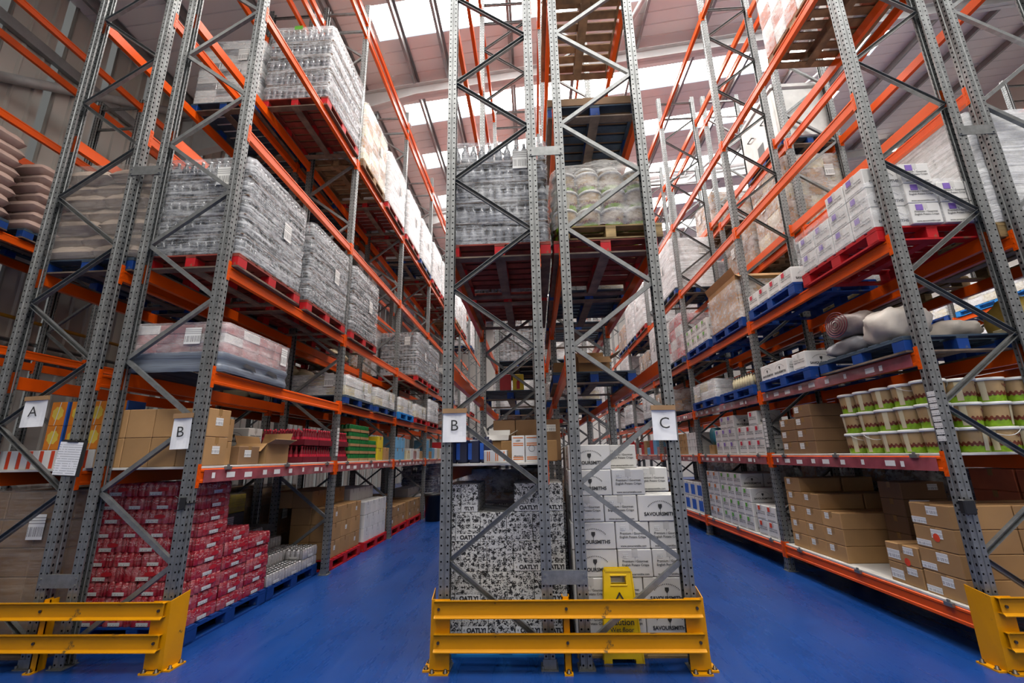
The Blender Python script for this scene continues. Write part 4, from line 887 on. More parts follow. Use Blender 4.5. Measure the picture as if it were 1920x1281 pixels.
# ---- high level (fifth) beside the aisle
x, y, z = put_pallet('R2', 0, 4, 1, 'red'); bottle_load(x, y, z, 'high wrapped bottle stack with green tag on red pallet', layers=5, h=.265, mat='glassg', filmm='film', tags=False, bulge=.05)
ob('label', label_mesh(.13, .07, 'green'), bpy.data.objects[[q.name for q in bpy.data.objects if q.name.startswith('wrapped_bottles')][-1]], (-.05, -.64, 1.27)); 
x, y, z = put_pallet('R1', 0, 4, 1, 'blue'); layered_load(x, y, z, 'high blue and white wrapped trays on blue pallet', .98, 1.16, 9, .125, ['white', 'wlabel', 'alu'], 'film', seed=4)
FILL = [('R2', 1, 4, 0, 'wood', 'cream'), ('R2', 1, 4, 1, 'red', 'white'), ('R2', 2, 4, 0, 'red', 'white'), ('R2', 2, 4, 1, 'blue', 'white'), ('R2', 3, 4, 0, 'red', 'white'), ('R2', 3, 4, 1, 'red', 'white'), ('R2', 4, 4, 0, 'red', 'white'), ('R2', 4, 4, 1, 'wood', 'white'),
 ('R2', 1, 1, 0, 'blue', 'lowwhite'), ('R2', 1, 1, 1, 'blue', 'lowwhite'), ('R2', 2, 1, 0, 'cyan', 'lowwhite'), ('R2', 2, 1, 1, 'red', 'lowwhite'), ('R2', 3, 1, 0, 'red', 'white'), ('R2', 4, 2, 0, 'blue', 'bottle'), ('R2', 5, 2, 0, 'red', 'white'), ('R2', 4, 1, 0, 'blue', 'brown'), ('R2', 5, 4, 0, 'red', 'white'), ('R2', 6, 2, 0, 'red', 'white'), ('R2', 6, 4, 0, 'blue', 'white'),
 ('R1', 1, 4, 0, 'blue', 'white'), ('R1', 1, 4, 1, 'blue', 'cream'), ('R1', 2, 4, 0, 'red', 'white'), ('R1', 1, 2, 0, 'blue', 'yellowsack'), ('R1', 1, 2, 1, 'red', 'yellowsack'), ('R1', 2, 2, 0, 'wood', 'brown'), ('R1', 1, 1, 0, 'blue', 'yellowsack'), ('R1', 1, 1, 1, 'blue', 'bottle'), ('R1', 2, 1, 0, 'blue', 'brown'), ('R1', 2, 3, 0, 'blue', 'white'), ('R1', 3, 2, 0, 'wood', 'white'), ('R1', 3, 1, 0, 'blue', 'white'), ('R1', 2, 2, 1, 'blue', 'white'),
 ('R3', 2, 2, 0, 'blue', 'bottle'), ('R3', 2, 2, 1, 'blue', 'white'), ('R3', 3, 2, 0, 'red', 'white'), ('R3', 3, 2, 1, 'red', 'white'), ('R3', 4, 2, 0, 'red', 'bottle'), ('R3', 2, 1, 0, 'blue', 'white'), ('R3', 3, 1, 0, 'red', 'brown'), ('R3', 4, 1, 0, 'blue', 'white'), ('R3', 5, 2, 0, 'blue', 'white'), ('R3', 5, 1, 0, 'blue', 'brown'), ('R3', 6, 2, 0, 'red', 'white'), ('R3', 6, 1, 0, 'red', 'white'), ('R3', 3, 3, 0, 'red', 'white'), ('R3', 4, 3, 0, 'red', 'white'), ('R3', 7, 1, 0, 'red', 'white'), ('R3', 7, 2, 0, 'red', 'white'),
 ('R4', 1, 1, 0, 'blue', None), ('R4', 1, 0, 1, 'blue', 'lowwhite'), ('R4', 2, 1, 0, 'blue', 'white'), ('R4', 2, 0, 0, 'blue', 'brown'), ('R4', 3, 1, 0, 'red', 'white'), ('R4', 3, 0, 0, 'red', 'white'), ('R4', 4, 1, 0, 'blue', 'white'), ('R4', 4, 0, 0, 'blue', 'brown'), ('R4', 5, 1, 0, 'blue', 'white'), ('R4', 5, 0, 0, 'wood', 'white'), ('R4', 6, 0, 0, 'red', 'white'), ('R4', 6, 1, 0, 'red', 'white'), ('R4', 2, 3, 0, 'blue', 'white'), ('R4', 7, 0, 0, 'red', 'white'),
 ('R5', 2, 3, 0, 'blue', 'redwhite'), ('R5', 2, 3, 1, 'blue', 'white'), ('R5', 3, 3, 0, 'blue', 'brown'), ('R5', 3, 4, 0, 'red', 'white'), ('R5', 3, 4, 1, 'blue', 'white'), ('R5', 2, 2, 1, 'blue', 'brown'), ('R5', 3, 2, 0, 'blue', 'white'), ('R5', 4, 3, 0, 'blue', 'white'), ('R5', 4, 4, 0, 'blue', 'brown'), ('R5', 5, 3, 0, 'blue', 'white'), ('R5', 4, 2, 0, 'blue', 'white'), ('R5', 5, 2, 0, 'blue', 'white'), ('R5', 6, 3, 0, 'red', 'white'),
 ('R6', 0, 2, 0, 'pale', 'blockwhite'), ('R6', 0, 2, 1, 'pale', 'blockwhite'), ('R5', 2, 4, 0, 'blue', 'white'), ('R6', 1, 2, 0, 'wood', 'brown'), ('R6', 1, 2, 1, 'blue', 'white'), ('R6', 0, 0, 1, 'blue', 'brown'), ('R6', 1, 1, 0, 'blue', 'brown'), ('R6', 1, 1, 1, 'blue', 'lowwhite'), ('R6', 2, 2, 0, 'blue', 'white'), ('R6', 2, 1, 0, 'blue', 'brown'), ('R6', 3, 1, 0, 'wood', 'white'), ('R6', 3, 2, 0, 'wood', 'white'), ('R6', 2, 3, 1, 'blue', 'white'), ('R6', 1, 3, 1, 'wood', 'brown'), ('R6', 2, 4, 0, 'wood', 'brown'),
 ('R7', 1, 3, 0, 'pale', 'blockwhite'), ('R7', 1, 3, 1, 'pale', 'blockwhite'), ('R7', 2, 3, 0, 'pale', 'blockwhite'), ('R7', 2, 3, 1, 'pale', 'blockwhite'), ('R7', 3, 3, 0, 'pale', 'blockwhite'), ('R7', 1, 2, 0, 'cyan', 'blockwhite2'), ('R7', 1, 2, 1, 'cyan', 'blockwhite2'), ('R7', 2, 2, 0, 'cyan', 'blockwhite2'), ('R7', 2, 2, 1, 'cyan', 'blockwhite2'), ('R7', 3, 2, 0, 'bluep', 'blockwhite2'), ('R7', 3, 2, 1, 'bluep', 'blockwhite2'), ('R7', 1, 1, 0, 'cyan', 'brown'), ('R7', 2, 1, 0, 'cyan', 'brown'), ('R7', 3, 1, 0, 'cyan', 'blockwhite2'), ('R7', 1, 1, 1, 'cyan', 'white'), ('R7', 2, 1, 1, 'cyan', 'white'), ('R7', 2, 0, 0, 'blue', 'brown'), ('R7', 3, 0, 0, 'blue', 'brown')]
def load(kind, x, y, z, where, seed, hm=9.):
    n = lambda lay, h: max(1, min(lay, int(hm/h)))
    if kind == 'white': layered_load(x, y, z, f"white wrapped load, {where}", .98, 1.16, n(6, .2), .2, ['white', 'wlabel', 'white'], 'film_w', seed=seed)
    elif kind == 'cream': layered_load(x, y, z, f"cream wrapped cartons, {where}", .98, 1.16, n(5, .24), .24, ['cream', 'card'], 'film_soft', seed=seed)
    elif kind == 'brown': layered_load(x, y, z, f"brown wrapped cartons, {where}", .96, 1.14, n(3, .26), .26, ['card', 'card2', 'card'], 'film_soft', seed=seed)
    elif kind == 'redwhite': layered_load(x, y, z, f"red and white wrapped packs, {where}", .98, 1.16, n(4, .24), .24, ['redb', 'pinkpack', 'white'], 'film_soft', seed=seed)
    elif kind == 'lowwhite': layered_load(x, y, z, f"low white wrapped cartons, {where}", .94, 1.1, 2, .16, ['white', 'wlabel', 'cream'], 'film', seed=seed)
    elif kind == 'bottle': bottle_load(x, y, z, f"wrapped bottle stack, {where}", layers=n(5, .22), h=.22, mat='glassg')
    elif kind == 'yellowsack': sack_load(x, y, z, f"stack of pale sacks, {where}", layers=n(4, .16), mat='cream', wrap=False, lh=.14)
    elif kind == 'blockwhite': layered_load(x, y, z, f"pale blue-white wrapped block, {where}", 1.0, 1.18, n(7, .2), .2, ['white', 'white', 'wlabel'], 'film_w', seed=seed)
    elif kind == 'blockwhite2': layered_load(x, y, z, f"cream wrapped block, {where}", 1.0, 1.18, 3, .2, ['cream', 'white'], 'film_soft', seed=seed)
for q, (row, bay, i, s, pk, kind) in enumerate(FILL):
    i += row == 'R6'
    x, y, z = put_pallet(row, bay, i, s, pk)
    lv = ROWS[row]['lv']; hm = (lv[i+1]-.08-z) if i+1 < len(lv) else 2.
    if kind: load(kind, x, y, z, place(row, bay, i, s), q, hm)
# ---- rack A: wrapped sacks, orange boxes, brown load on the floor
x, y, z = put_pallet('R1', 0, 2, 0, 'blue'); sack_load(x, y, z, 'wrapped tan sacks on blue pallet above sign A', layers=7, lh=.15)
x, y, z = put_pallet('R1', 0, 2, 1, 'blue'); sack_load(x, y, z, 'wrapped tan sacks behind the ones above sign A', layers=6, lh=.15)
x, y, z = put_pallet('R1', 0, -1, 0, 'blue', dx=-.12, dy=.05); layered_load(x, y, z, 'brown wrapped load on the floor behind the guard', .98, 1.16, 5, .235, ['card2', 'card2'], 'film_brown', seed=3)
x, y, z = put_pallet('R1', 0, -1, 1, 'blue', dx=-.14, dy=.05); layered_load(x, y, z, 'grey and yellow cartons on the floor behind silver cans', .96, 1.1, 4, .24, ['dark', 'yellowb', 'greym'], 'film_brown', seed=9)
x, y, z = put_pallet('R1', 1, -1, 0, 'blue', dx=-.14); layered_load(x, y, z, 'brown cartons on the floor deep in rack A', .96, 1.1, 4, .25, ['card2', 'card'], 'film_brown', seed=19)
for a in range(5):
    for i in range(2):
        o = carton(-4.04-.10-a*.205+.04, 4.33+.0*i, dz+.175+i*.235, .16, .2, .232, f"orange carton with sun print, {['lower', 'upper'][i]} tier, {NTH[a]} from the B cartons", 'orangeb', group='orange cartons by sign A', tape=False) if a < 4 else None
        if o is not None:
            ob('sun_print', cached('sunp', lambda: MB().add([(.062*math.cos(t*math.pi/8)*(1 if t % 2 else .86), -.1012, .12+.07*math.sin(t*math.pi/8)*(1 if t % 2 else .86)) for t in range(16)], [tuple(range(16))[::-1][::-1]]).build('sun_print', M['glow'])), o)
            ob('blue_edge', cached('blued', lambda: MB().box(.08, .098, -.1, .1, 0, .232).build('blue_edge', M['blueb'])), o)
            ob('white_stripe', cached('wst', lambda: MB().add([(-.02, -.1015, 0), (-.012, -.1015, 0), (.018, -.1015, .23), (.010, -.1015, .23)], [(0, 1, 2, 3)]).build('white_stripe', M['wlabel'])), o)
for a in range(9): 
    o = carton(-3.99-.05-a*.105, 4.08, dz, .10, .22, .165, f"small white carton with red stripe, {NTH[a]} from the clipboard", 'white', group='red striped cartons under sign A', tape=False)
    ob('red_stripe', cached('rst', lambda: MB().box(-.046, -.012, -.1112, -.1102, .004, .16).build('red_stripe', M['redo'])), o)
for i in range(4): 
    o = carton(-4.83+.05, 4.55, dz+.0+i*.085, .30, .3, .083, f"flat white carton with red logo, {NTH[i]} up beside orange cartons", 'white', group='flat white cartons', tape=False)
    ob('logo', cached('rlogo', lambda: MB().lathe([(.012, 0), (.0005, .0005)], 10).build('logo', M['redl'])), o, (.08, -.151, .03), (math.pi/2, 0, 0))
# ---- wall rack: sacks on blue pallets, boxes
for s_, (bay, s) in enumerate([(0, 0), (0, 1), (1, 0), (1, 1)]):
    x, y, z = put_pallet('R0', bay, 2, s, 'blue', near=(s_ < 2)); sack_load(x, y, z, f"pinkish sacks on a blue pallet, {NTH[s_]} along the clad wall", layers=8 if s_ % 2 == 0 else 7, mat='sackp', wrap=False, lh=.152)
# ---- floor of rack beside the cans, second bay onwards
def floor_cartons(x, y, label, nx, ny, layers, w, d, h, mat, pk, extra=None, group='floor cartons'):
    pallet(pk, x, y, 0, f"{COLN[pk]} floor pallet under {label}", group='floor pallets')
    for i in range(layers):
        for a in range(nx):
            for b_ in range(ny):
                if i == layers-1 and a == 0 and extra: continue
                if a > 1 and i < layers-1: continue
                carton(x+.47-w/2-a*(w+.004), y-.58+d/2+b_*(d+.004), PH+.001+i*(h+.002), w, d, h, f"{label}, {NTH[i]} layer, {NTH[b_]} along, {NTH[a]} from the aisle", mat, group=group, lab=[('+x', 0, h*.55, .06, .06, 'tagb')] if (a == 0 and (i+b_) % 2 == 0) else None)
floor_cartons(-3.50, 7.44, 'tan floor carton', 3, 3, 4, .30, .385, .235, 'card', 'redp', extra=True)
floor_cartons(-3.48, 8.76, 'white floor pack', 3, 4, 4, .28, .285, .22, 'white', 'redp', extra=True)
floor_cartons(-3.50, 10.25, 'tan banded carton', 2, 3, 3, .42, .385, .2, 'card', 'redp', extra=True)
floor_cartons(-3.50, 11.60, 'brown banded carton', 2, 3, 2, .42, .385, .2, 'card', 'redp')
floor_cartons(-3.50, 13.1, 'white far carton', 2, 3, 3, .42, .385, .2, 'white', 'redp', extra=True)
bottle_load(-3.6, 14.6, .0, 'dark bottle stack standing on the floor far down the aisle', layers=6, h=.25, mat='navy')
b = MB().lathe([(.0005, 0), (.19, 0), (.22, .60), (.235, .60), (.235, .66), (.20, .66), (.0005, .655)], 20); ob('waste_bin', b.build('waste_bin', M['black']), None, (-2.62, 11.9, 0), label='black round bin standing at the aisle edge', cat='bin')
# ---- centre rack, sign B side
pallet('cyan', CX['R3']+.06, 4.66, 0, 'bright blue pallet under the doodle cartons', group='floor pallets')
def oat_box(x, y, z, w, d, h, label, band):
    o = ob('oat_box', cached(('oat', w, d, h), lambda: MB().cbox(-w/2, w/2, -d/2, d/2, 0, h, .003).build('oat_box', M['doodle'])), None, (x, y, z), (0, 0, 0), label, 'box', 'black and white doodle cartons')
    if band:
        nw = w < .18; ob('label_band', cached(('band', w, d), lambda: MB().box(-w/2+.004, w/2-.004, -d/2-.0015, -d/2, .006, .062).build('label_band', M['wlabel'])), o)
        ob('lettering', cached(('oatl', d, nw), lambda: MB().merge(text_mb('TLY!' if nw else 'OATLY!', .046 if not nw else .04, .055), plane((.0 if nw else .012, -d/2-.003, .018), (1, 0, 0), (0, 0, 1))).merge(MB().box(-.003, .003, -.008, .008, 0, 0), plane((-.04 if nw else -.088, -d/2-.003, .034), (1, 0, 0), (0, 0, 1))).build('lettering', M['ink'])), o)
    return o
OH = .233
rows_ = [[(-.79, .15, 0), (-.64, .22, 1), (-.42, .22, 0), (-.20, .22, 1), (.02, .215, 1)], [(-.79, .09, 1), (-.70, .215, 1), (-.485, .225, 0), (-.26, .225, 0), (-.035, .27, 1)],
         [(-.79, .135, 0), (-.655, .225, 0), (-.43, .225, 0), (-.205, .23, 1), (.025, .21, 1)], [(-.79, .09, 1), (-.70, .215, 1), (-.485, .225, 0), (-.26, .225, 0), (-.035, .27, 0)], [(-.79, .135, 0), (-.655, .15, 1), (-.19, .225, 1), (.035, .20, 1)]]
for i, rw in enumerate(rows_):
    for j, (x0, w, bd) in enumerate(rw):
        for q in range(2):
            if q == 1 and i < 3: continue
            oat_box(x0+w/2, 4.08+.15+q*.302, PH+.001+i*(OH+.002), w-.003, .30, OH, f"doodle carton, {NTH[i]} layer up, {NTH[j]} from the blue aisle, {['front', 'back'][q]} row", bd and q == 0)
for i in range(4): oat_box(-.2, 5.0, PH+i*(OH+.002), 1.0, .4, OH, f"doodle carton block filling the pallet rear, {NTH[i]} layer", 0)
x, y, z = put_pallet('R3', 0, -1, 1, 'wood', dx=0); layered_load(x, y, z, 'dark cartons with black bands behind the doodle cartons', .96, 1.1, 5, .25, ['card2', 'card2', 'dark'], 'film_soft', seed=2)
dz3 = ROWS['R3']['lv'][0]+.061+.0225
for a in range(4): 
    o = ob('black_canister', cached('canister', lambda: MB().cbox(-.05, .05, -.07, .07, 0, .20, .012).lathe([(.022, .20), (.022, .225), (.0005, .226)], 10).box(-.052, -.02, -.0712, -.070, .03, .17, 1).build('black_canister', M['navy'], M['blueb'])), None, (-.735+a*.104, 4.05, dz3), (0, 0, 0), f"black canister with blue stripe, {NTH[a]} behind sheet B", 'canister', 'black canisters behind sheet B')
carton(-.05, 4.42, dz3, .52, .34, .19, 'wide brown carton behind the striped fragile boxes')
carton(-.32, 4.62, dz3+.0, .4, .3, .20, 'brown carton under the open white tray', 'card'); 
for a in range(3): carton(-.31+a*.235, 4.95, dz3+.0, .23, .4, .42, f"tall brown carton on the lowest centre shelf, {NTH[a]} from sheet B", 'card2', lab=[('-y', .02, .33, .10, .07, 'tagb')] if a == 2 else None)
def stripe_box(x, y, z, w, h, label, lying=False):
    o = ob('striped_box', carton_mesh(w, .2, h, 'white', False), None, (x, y, z), (0, 0, 0), label, 'box', 'white boxes with orange stripes')
    b = MB()
    for t in ([.10, .17, .62, .69, .90] if not lying else []): b.box(-w/2+.012, w/2-.012, -.1012, -.100, h*t, h*t+.008)
    for t in ([.14, .22, .50, .58, .86] if lying else []): b.box(-w/2+w*t, -w/2+w*t+.008, -.1012, -.100, .015, h-.01)
    ob('orange_stripes', b.build('orange_stripes', M['orangel']), o)
    return o
o = stripe_box(-.14, 4.06, dz3, .112, .225, 'upright white box with orange stripes, left of the pair')
ob('lettering', MB().merge(text_mb('FRAGILE', .020, .01), plane((0, -.1015, .045), (1, 0, 0), (0, 0, 1))).merge(text_mb('LEEF', .02, .01), plane((0, -.1015, .175), (1, 0, 0), (0, 0, 1))).build('lettering', M['ink']), o)
o = stripe_box(-.022, 4.06, dz3, .112, .225, 'upright white box with orange stripes, right of the pair')
ob('lettering', MB().merge(MB().lathe([(.028, 0), (.026, .0003), (.024, 0)], 16), plane((0, -.1015, .115), (1, 0, 0), (0, 0, 1))).build('lettering', M['grey_ink']), o)
stripe_box(-.34, 4.07, dz3, .20, .105, 'low white box with orange stripes before the black canisters', True)
o = open_carton(-.36, 4.62, dz3+.205, .22, .2, .05, 'open shallow white tray on a brown carton', 0, 'white')
# bottles above the sign, on red pallets
x, y, z = put_pallet('R3', 0, 2, 0, 'red', dx=.06, dy=.02); bottle_load(x, y, z, 'grey wrapped bottle stack above the letter B', layers=5, h=.232, mat='glassg', w=.97)
x, y, z = put_pallet('R3', 0, 2, 1, 'red', dx=.06); bottle_load(x, y, z, 'grey wrapped bottle stack behind the one above letter B', layers=5, h=.232, mat='glassg', w=.97)
x, y, z = put_pallet('R3', 1, 1, 0, 'blue')
for a, m_ in ((0, 'redb'), (1, 'yellowb')):
    o = carton(-.42+a*.2, 6.95, z, .17, .2, .26, f"{['red', 'yellow'][a]} carton with bottle print on blue pallet", m_, tape=False)
    ob('bottle_print', cached('bprint', lambda: MB().add([(-.025, -.1015, .03), (.025, -.1015, .03), (.025, -.1015, .14), (.01, -.1015, .17), (.01, -.1015, .2), (-.01, -.1015, .2), (-.01, -.1015, .17), (-.025, -.1015, .14)], [tuple(range(8))]).build('bottle_print', M['redb'])), o)
# ---- centre rack, sign C side: crisp boxes on a pale pallet, wet floor sign
pallet('pale', CX['R4']+.04, 4.64, 0, 'pale wooden pallet under the crisp boxes by the wet floor sign', group='floor pallets')
X0 = .29
pat = [['B', 'B', 'A'], ['B', 'B', 'A'], ['A', 'B', 'B'], ['A', 'B', 'B'], ['B', 'B', 'A'], ['A', 'B', 'b'], ['A', 'b']]
for i, p in enumerate(pat):
    x = X0+rnd.uniform(-.006, .006)
    for j, c in enumerate(p):
        w = SW if c == 'A' else SD; back = .33 if c == 'b' else 0; d_ = SD if c == 'A' else SW
        crisp_box(x+w/2+(.01 if back else 0), 4.045+d_/2+back+rnd.uniform(-.006, .006), PH+.002+i*SH, 0 if c == 'A' else math.pi/2, f"white crisp box, {NTH[i]} layer up, {NTH[j]} from the doodle cartons", group='white crisp boxes by the wet floor sign'); x += w+.003
    for j in range(3):
        if i < 5 or j < 2: crisp_box(X0+.155+j*.315, 4.62+.2*(i > 4), PH+.002+i*SH, math.pi/2, f"white crisp box behind the front stack, {NTH[i]} layer, {NTH[j]} from the doodle cartons", group='white crisp boxes in the rear stack', prints=False)
carton(.62, 5.18, PH+6*SH-.2, .45, .4, .38, 'brown carton rising behind the crisp boxes')
for i in range(5): carton(.62, 5.18, PH+i*.215, .6, .4, .213, f"brown carton under the tall one behind the crisp boxes, {NTH[i]} from the floor", 'card2')
x, y, z = put_pallet('R4', 0, 0, 1, 'blue', dy=.0); open_carton(.78, y-.2, z, .4, .4, .22, 'open brown carton on the blue pallet behind sign C'); carton(.45, y+.2, z, .3, .3, .25, 'brown carton beside the open one behind sign C')
ws = empty('wet_floor_sign', (.64, 3.955, 0), label='yellow folding wet floor sign behind the yellow guard', cat='wet floor sign')
def leaf():
    b = MB(); out = [(-.115, .0), (-.15, .0), (-.105, .64), (-.095, .655), (.095, .655), (.105, .64), (.15, .0), (.115, .0), (.10, .03), (-.10, .03)]
    # board with a hand hole: built from strips round the opening
    def wd(z): return .15-(.15-.105)*z/.64
    t = .006
    for (z0, z1, xi) in ((.03, .545, 0), (.545, .605, 1), (.605, .655, 0)):
        if not xi: b.add([(-wd(z0), -t, z0), (wd(z0), -t, z0), (wd(z1), -t, z1), (-wd(z1), -t, z1), (-wd(z0), t, z0), (wd(z0), t, z0), (wd(z1), t, z1), (-wd(z1), t, z1)], [(0, 1, 2, 3), (5, 4, 7, 6), (0, 3, 7, 4), (1, 5, 6, 2), (3, 2, 6, 7), (0, 4, 5, 1)])
        else:
            for s in (-1, 1): b.add([(s*.06, -t, z0), (s*wd(z0), -t, z0), (s*wd(z1), -t, z1), (s*.06, -t, z1), (s*.06, t, z0), (s*wd(z0), t, z0), (s*wd(z1), t, z1), (s*.06, t, z1)], [(0, 1, 2, 3) if s > 0 else (3, 2, 1, 0), (4, 5, 6, 7), (0, 3, 7, 4), (1, 5, 6, 2), (0, 4, 5, 1), (3, 2, 6, 7)])
    for s in (-1, 1): b.box(*sorted((s*.09, s*.15)), -t, t, 0, .032); b.add([(s*.145, -.012, .0), (s*.155, -.012, .0), (s*.112, -.012, .64), (s*.102, -.012, .64), (s*.145, 0, 0), (s*.155, 0, 0), (s*.112, 0, .64), (s*.102, 0, .64)], [(0, 1, 2, 3), (0, 3, 7, 4), (1, 5, 6, 2), (4, 7, 6, 5)])
    b.box(-.10, .10, -.012, .0, .64, .66); b.path([(-.066, -.008, .54), (.066, -.008, .54)], .005); b.path([(-.066, -.008, .612), (.066, -.008, .612)], .005)
    return b.build('front_leaf', M['ysign'])
lf = leaf(); ob('front_leaf', lf, ws, (0, 0, 0), (-.03, 0, 0)); ob('rear_leaf', lf, ws, (0, .055, 0), (.02, 0, math.pi))
b = MB(); T = lambda px, pz: plane((px, -.010+.03*0, pz), (1, 0, 0), (0, -.03, 1))
for p, q in (((-.075, .36), (0, .485)), ((0, .485), (.075, .36)), ((.075, .36), (-.075, .36))):
    a_, c_ = Vector((p[0], p[1], 0)), Vector((q[0], q[1], 0)); d_ = (c_-a_).normalized(); nn = Vector((-d_[1], d_[0], 0))*.006; b.add([(a_-nn-d_*.006)[:], (c_-nn+d_*.006)[:], (c_+nn+d_*.006)[:], (a_+nn-d_*.006)[:]], [(0, 1, 2, 3)])
b.add([(-.02, .37, 0), (.0, .37, 0), (.012, .40, 0), (.03, .395, 0), (.01, .43, 0), (-.008, .42, 0)], [(0, 1, 2, 3, 4, 5)])
b2 = MB().merge(b, plane((0, -.009, 0), (1, 0, 0), (0, .03, 1))); b2.merge(text_mb('Caution', .062, .014), plane((0, -.009+.008, .262), (1, 0, 0), (0, .03, 1))); b2.merge(text_mb('Wet floor', .045, .01), plane((0, -.009+.0066, .215), (1, 0, 0), (0, .03, 1)))
ob('warning_print', b2.build('warning_print', M['ink']), ws, (0, -.004, 0))
# tubs stack under loose film above sign C
x, y, z = put_pallet('R4', 0, 1, 0, 'red', dx=.0, dy=.02); pallet('pale', x+.06, y, z, 'pale wooden pallet between the red pallet and the filmed tubs'); z += PH
o = empty('wrapped_tubs', (x, y, z), label='stack of tan tubs under loose milky film above sign C', cat='pallet load')
for i in range(4):
    for a in range(4):
        for b_ in range(5):
            if (0 < a < 3) and (0 < b_ < 4) and i < 3: continue
            if i == 3 and (a in (0, 3) or b_ in (0, 4)): continue
            for nm, me in TUB:
                if nm in ('body', 'lid', 'label'): ob('tub_'+nm, me, o, (-.36+a*.24+.02*(i % 2), -.46+b_*.232, i*.206), (0, 0, -1.6+a))
fm = MB(); rr = random.Random(5); nu, nv = 44, 20; vs = []
for j in range(nv+1):
    v = j/nv
    for i in range(nu):
        t = 2*math.pi*i/nu; ct, st = math.cos(t), math.sin(t); sq = 1/max(abs(ct), abs(st))**.82
        lay = .025*abs(math.sin(v*math.pi*3.6)); k = (1-max(0, v-.62)**2*3.0)+lay-.03
        vs.append((ct*sq*.545*k+rr.uniform(-.008, .008), st*sq*.63*k+rr.uniform(-.008, .008), v*.885+.05*math.sin(t*4+j*.7)*v*.5))
fm.add(vs, [(j*nu+i, j*nu+(i+1) % nu, (j+1)*nu+(i+1) % nu, (j+1)*nu+i) for j in range(nv) for i in range(nu)], 0, True); fm.add(vs[nv*nu:], [tuple(range(nu))], 0, True)
ob('film', fm.build('film', M['film_milk']), o)
x, y, z = put_pallet('R4', 0, 1, 1, 'blue'); load('lowwhite', x, y, z, 'behind the filmed tubs', 5)
x, y, z = put_pallet('R4', 0, 2, 0, 'blue', dy=.04); carton(x, y, z, 1.0, 1.2, .10, 'brown cardboard layer sheet high above sign C', 'card2', tape=False)
carton(x, y, z+.10, .98, 1.15, .02, 'white board on the cardboard sheet high above sign C', 'wlabel', tape=False)
for a in range(5):
    for b_ in range(2): ob('jar', cached('jar', lambda: MB().lathe([(.0005, 0), (.05, 0), (.055, .02), (.055, .12), (.04, .15)], 12).lathe([(.045, .15), (.045, .175), (.0005, .176)], 12, mi=1).build('jar', M['cream'], M['lid'])), None, (x-.35+a*.17, y-.3+b_*.5, z+.121), (0, 0, 0), f"cream jar on the white board, {NTH[a]} across, {['front', 'back'][b_]}", 'jar', 'cream jars high above sign C')
x, y, z = put_pallet('R4', 0, 3, 0, 'wood', dy=-.0); 
# ---- tub rack: tubs, cartons
dz5 = ROWS['R5']['lv'][1]+.061+.0225
for i in range(3):
    for a in range(4):
        for b_ in range(5):
            if a > 0 and b_ > 0 and i < 2: continue
            tub(3.47+a*.245+rnd.uniform(-.004, .004), 4.06+b_*.243, dz5+.001+i*.207, math.pi*(.93+.3*rnd.random()) if a == 0 and b_ > 0 else -math.pi/2+rnd.uniform(-1.2, 1.2) , f"nut spread tub, {['lowest', 'middle', 'top'][i]} tier, {NTH[b_]} from the guard, {NTH[a]} from the aisle", handle=rnd.random() < .25)
for i in range(4):
    for b_ in range(2):
        if i == 3 and b_ == 1: continue
        for a in range(2):
            if a == 1 and i < 2 and b_ == 1: continue
            carton(3.36+.20+a*.41, 5.80+b_*.37, dz5+i*.148 if i else dz5, .40, .36, .146, f"brown carton, {NTH[i]} tier, {NTH[b_]} past the tubs, {['aisle', 'rear'][a]} row, lower shelf", 'card2', group='brown cartons past the tubs', lab=[('-x', .1, .095, .09, .07, 'tagb')] if a == 0 else None)
dz0 = ROWS['R5']['lv'][0]+.061+.0225
for b_, nl in ((0, 3), (1, 4), (2, 5)):
    for i in range(nl):
        for a in range(2):
            if a == 0 or True: carton(3.36+.28+a*.50 if a == 0 else 4.11, 5.63+b_*.35, dz0+i*.172, .52 if a == 0 else .38, .345, .17, f"brown carton on the bottom shelf, {NTH[i]} layer, {NTH[b_]} column, {['aisle', 'rear'][a]} row", 'card', group='brown cartons on the bottom shelf', lab=[('-x', .07, .12, .075, .065, 'tagb')] if a == 0 else None)
for i in range(5): carton(4.05, 5.26, dz0+i*.172, .45, .32, .17, f"brown carton behind the notice sheet, {NTH[i]} layer", 'card2', group='brown cartons on the bottom shelf', lab=[('-y', .1, .12, .1, .06, 'tagb')] if i > 1 else None)
ob('notice_sheet', label_mesh(.2, .30, 'sheet'), None, (3.98, 5.095, dz0+.53), (0, .03, 0), 'white notice sheet taped to brown cartons', 'notice')
for i in range(4): 
    for a in range(2): carton(3.37+.25+a*.51, 4.24, dz0+i*.185, .50, .40, .183, f"labelled carton beside the yellow guard, {NTH[i]} layer, {['aisle', 'rear'][a]} stack", 'card', group='labelled cartons by the guard', lab=[('-x', -.03, .13, .11, .07, 'tagb'), ('-x', .12, .04, .15, .05, 'tagb')] if a == 0 else None)
for i in range(2): carton(3.37+.25, 4.65, dz0+i*.172, .50, .38, .17, f"low labelled carton, {['lower', 'upper'][i]} of two beside the taller stack", 'card', group='labelled cartons by the guard', lab=[('-x', -.08, .125, .11, .06, 'tagb'), ('-x', .1, .07, .15, .08, 'tagb')])
for (yy, zz) in ((4.22, .47), (4.60, .20)): ob('round_sticker', cached('rsti', lambda: MB().lathe([(.034, .0012), (.0005, .0015)], 16).build('round_sticker', M['redo'])), None, (3.3695, yy, dz0+zz), (0, -math.pi/2, 0), f"round orange sticker on the {'taller' if zz > .3 else 'lower'} labelled stack", 'sticker', 'orange stickers')
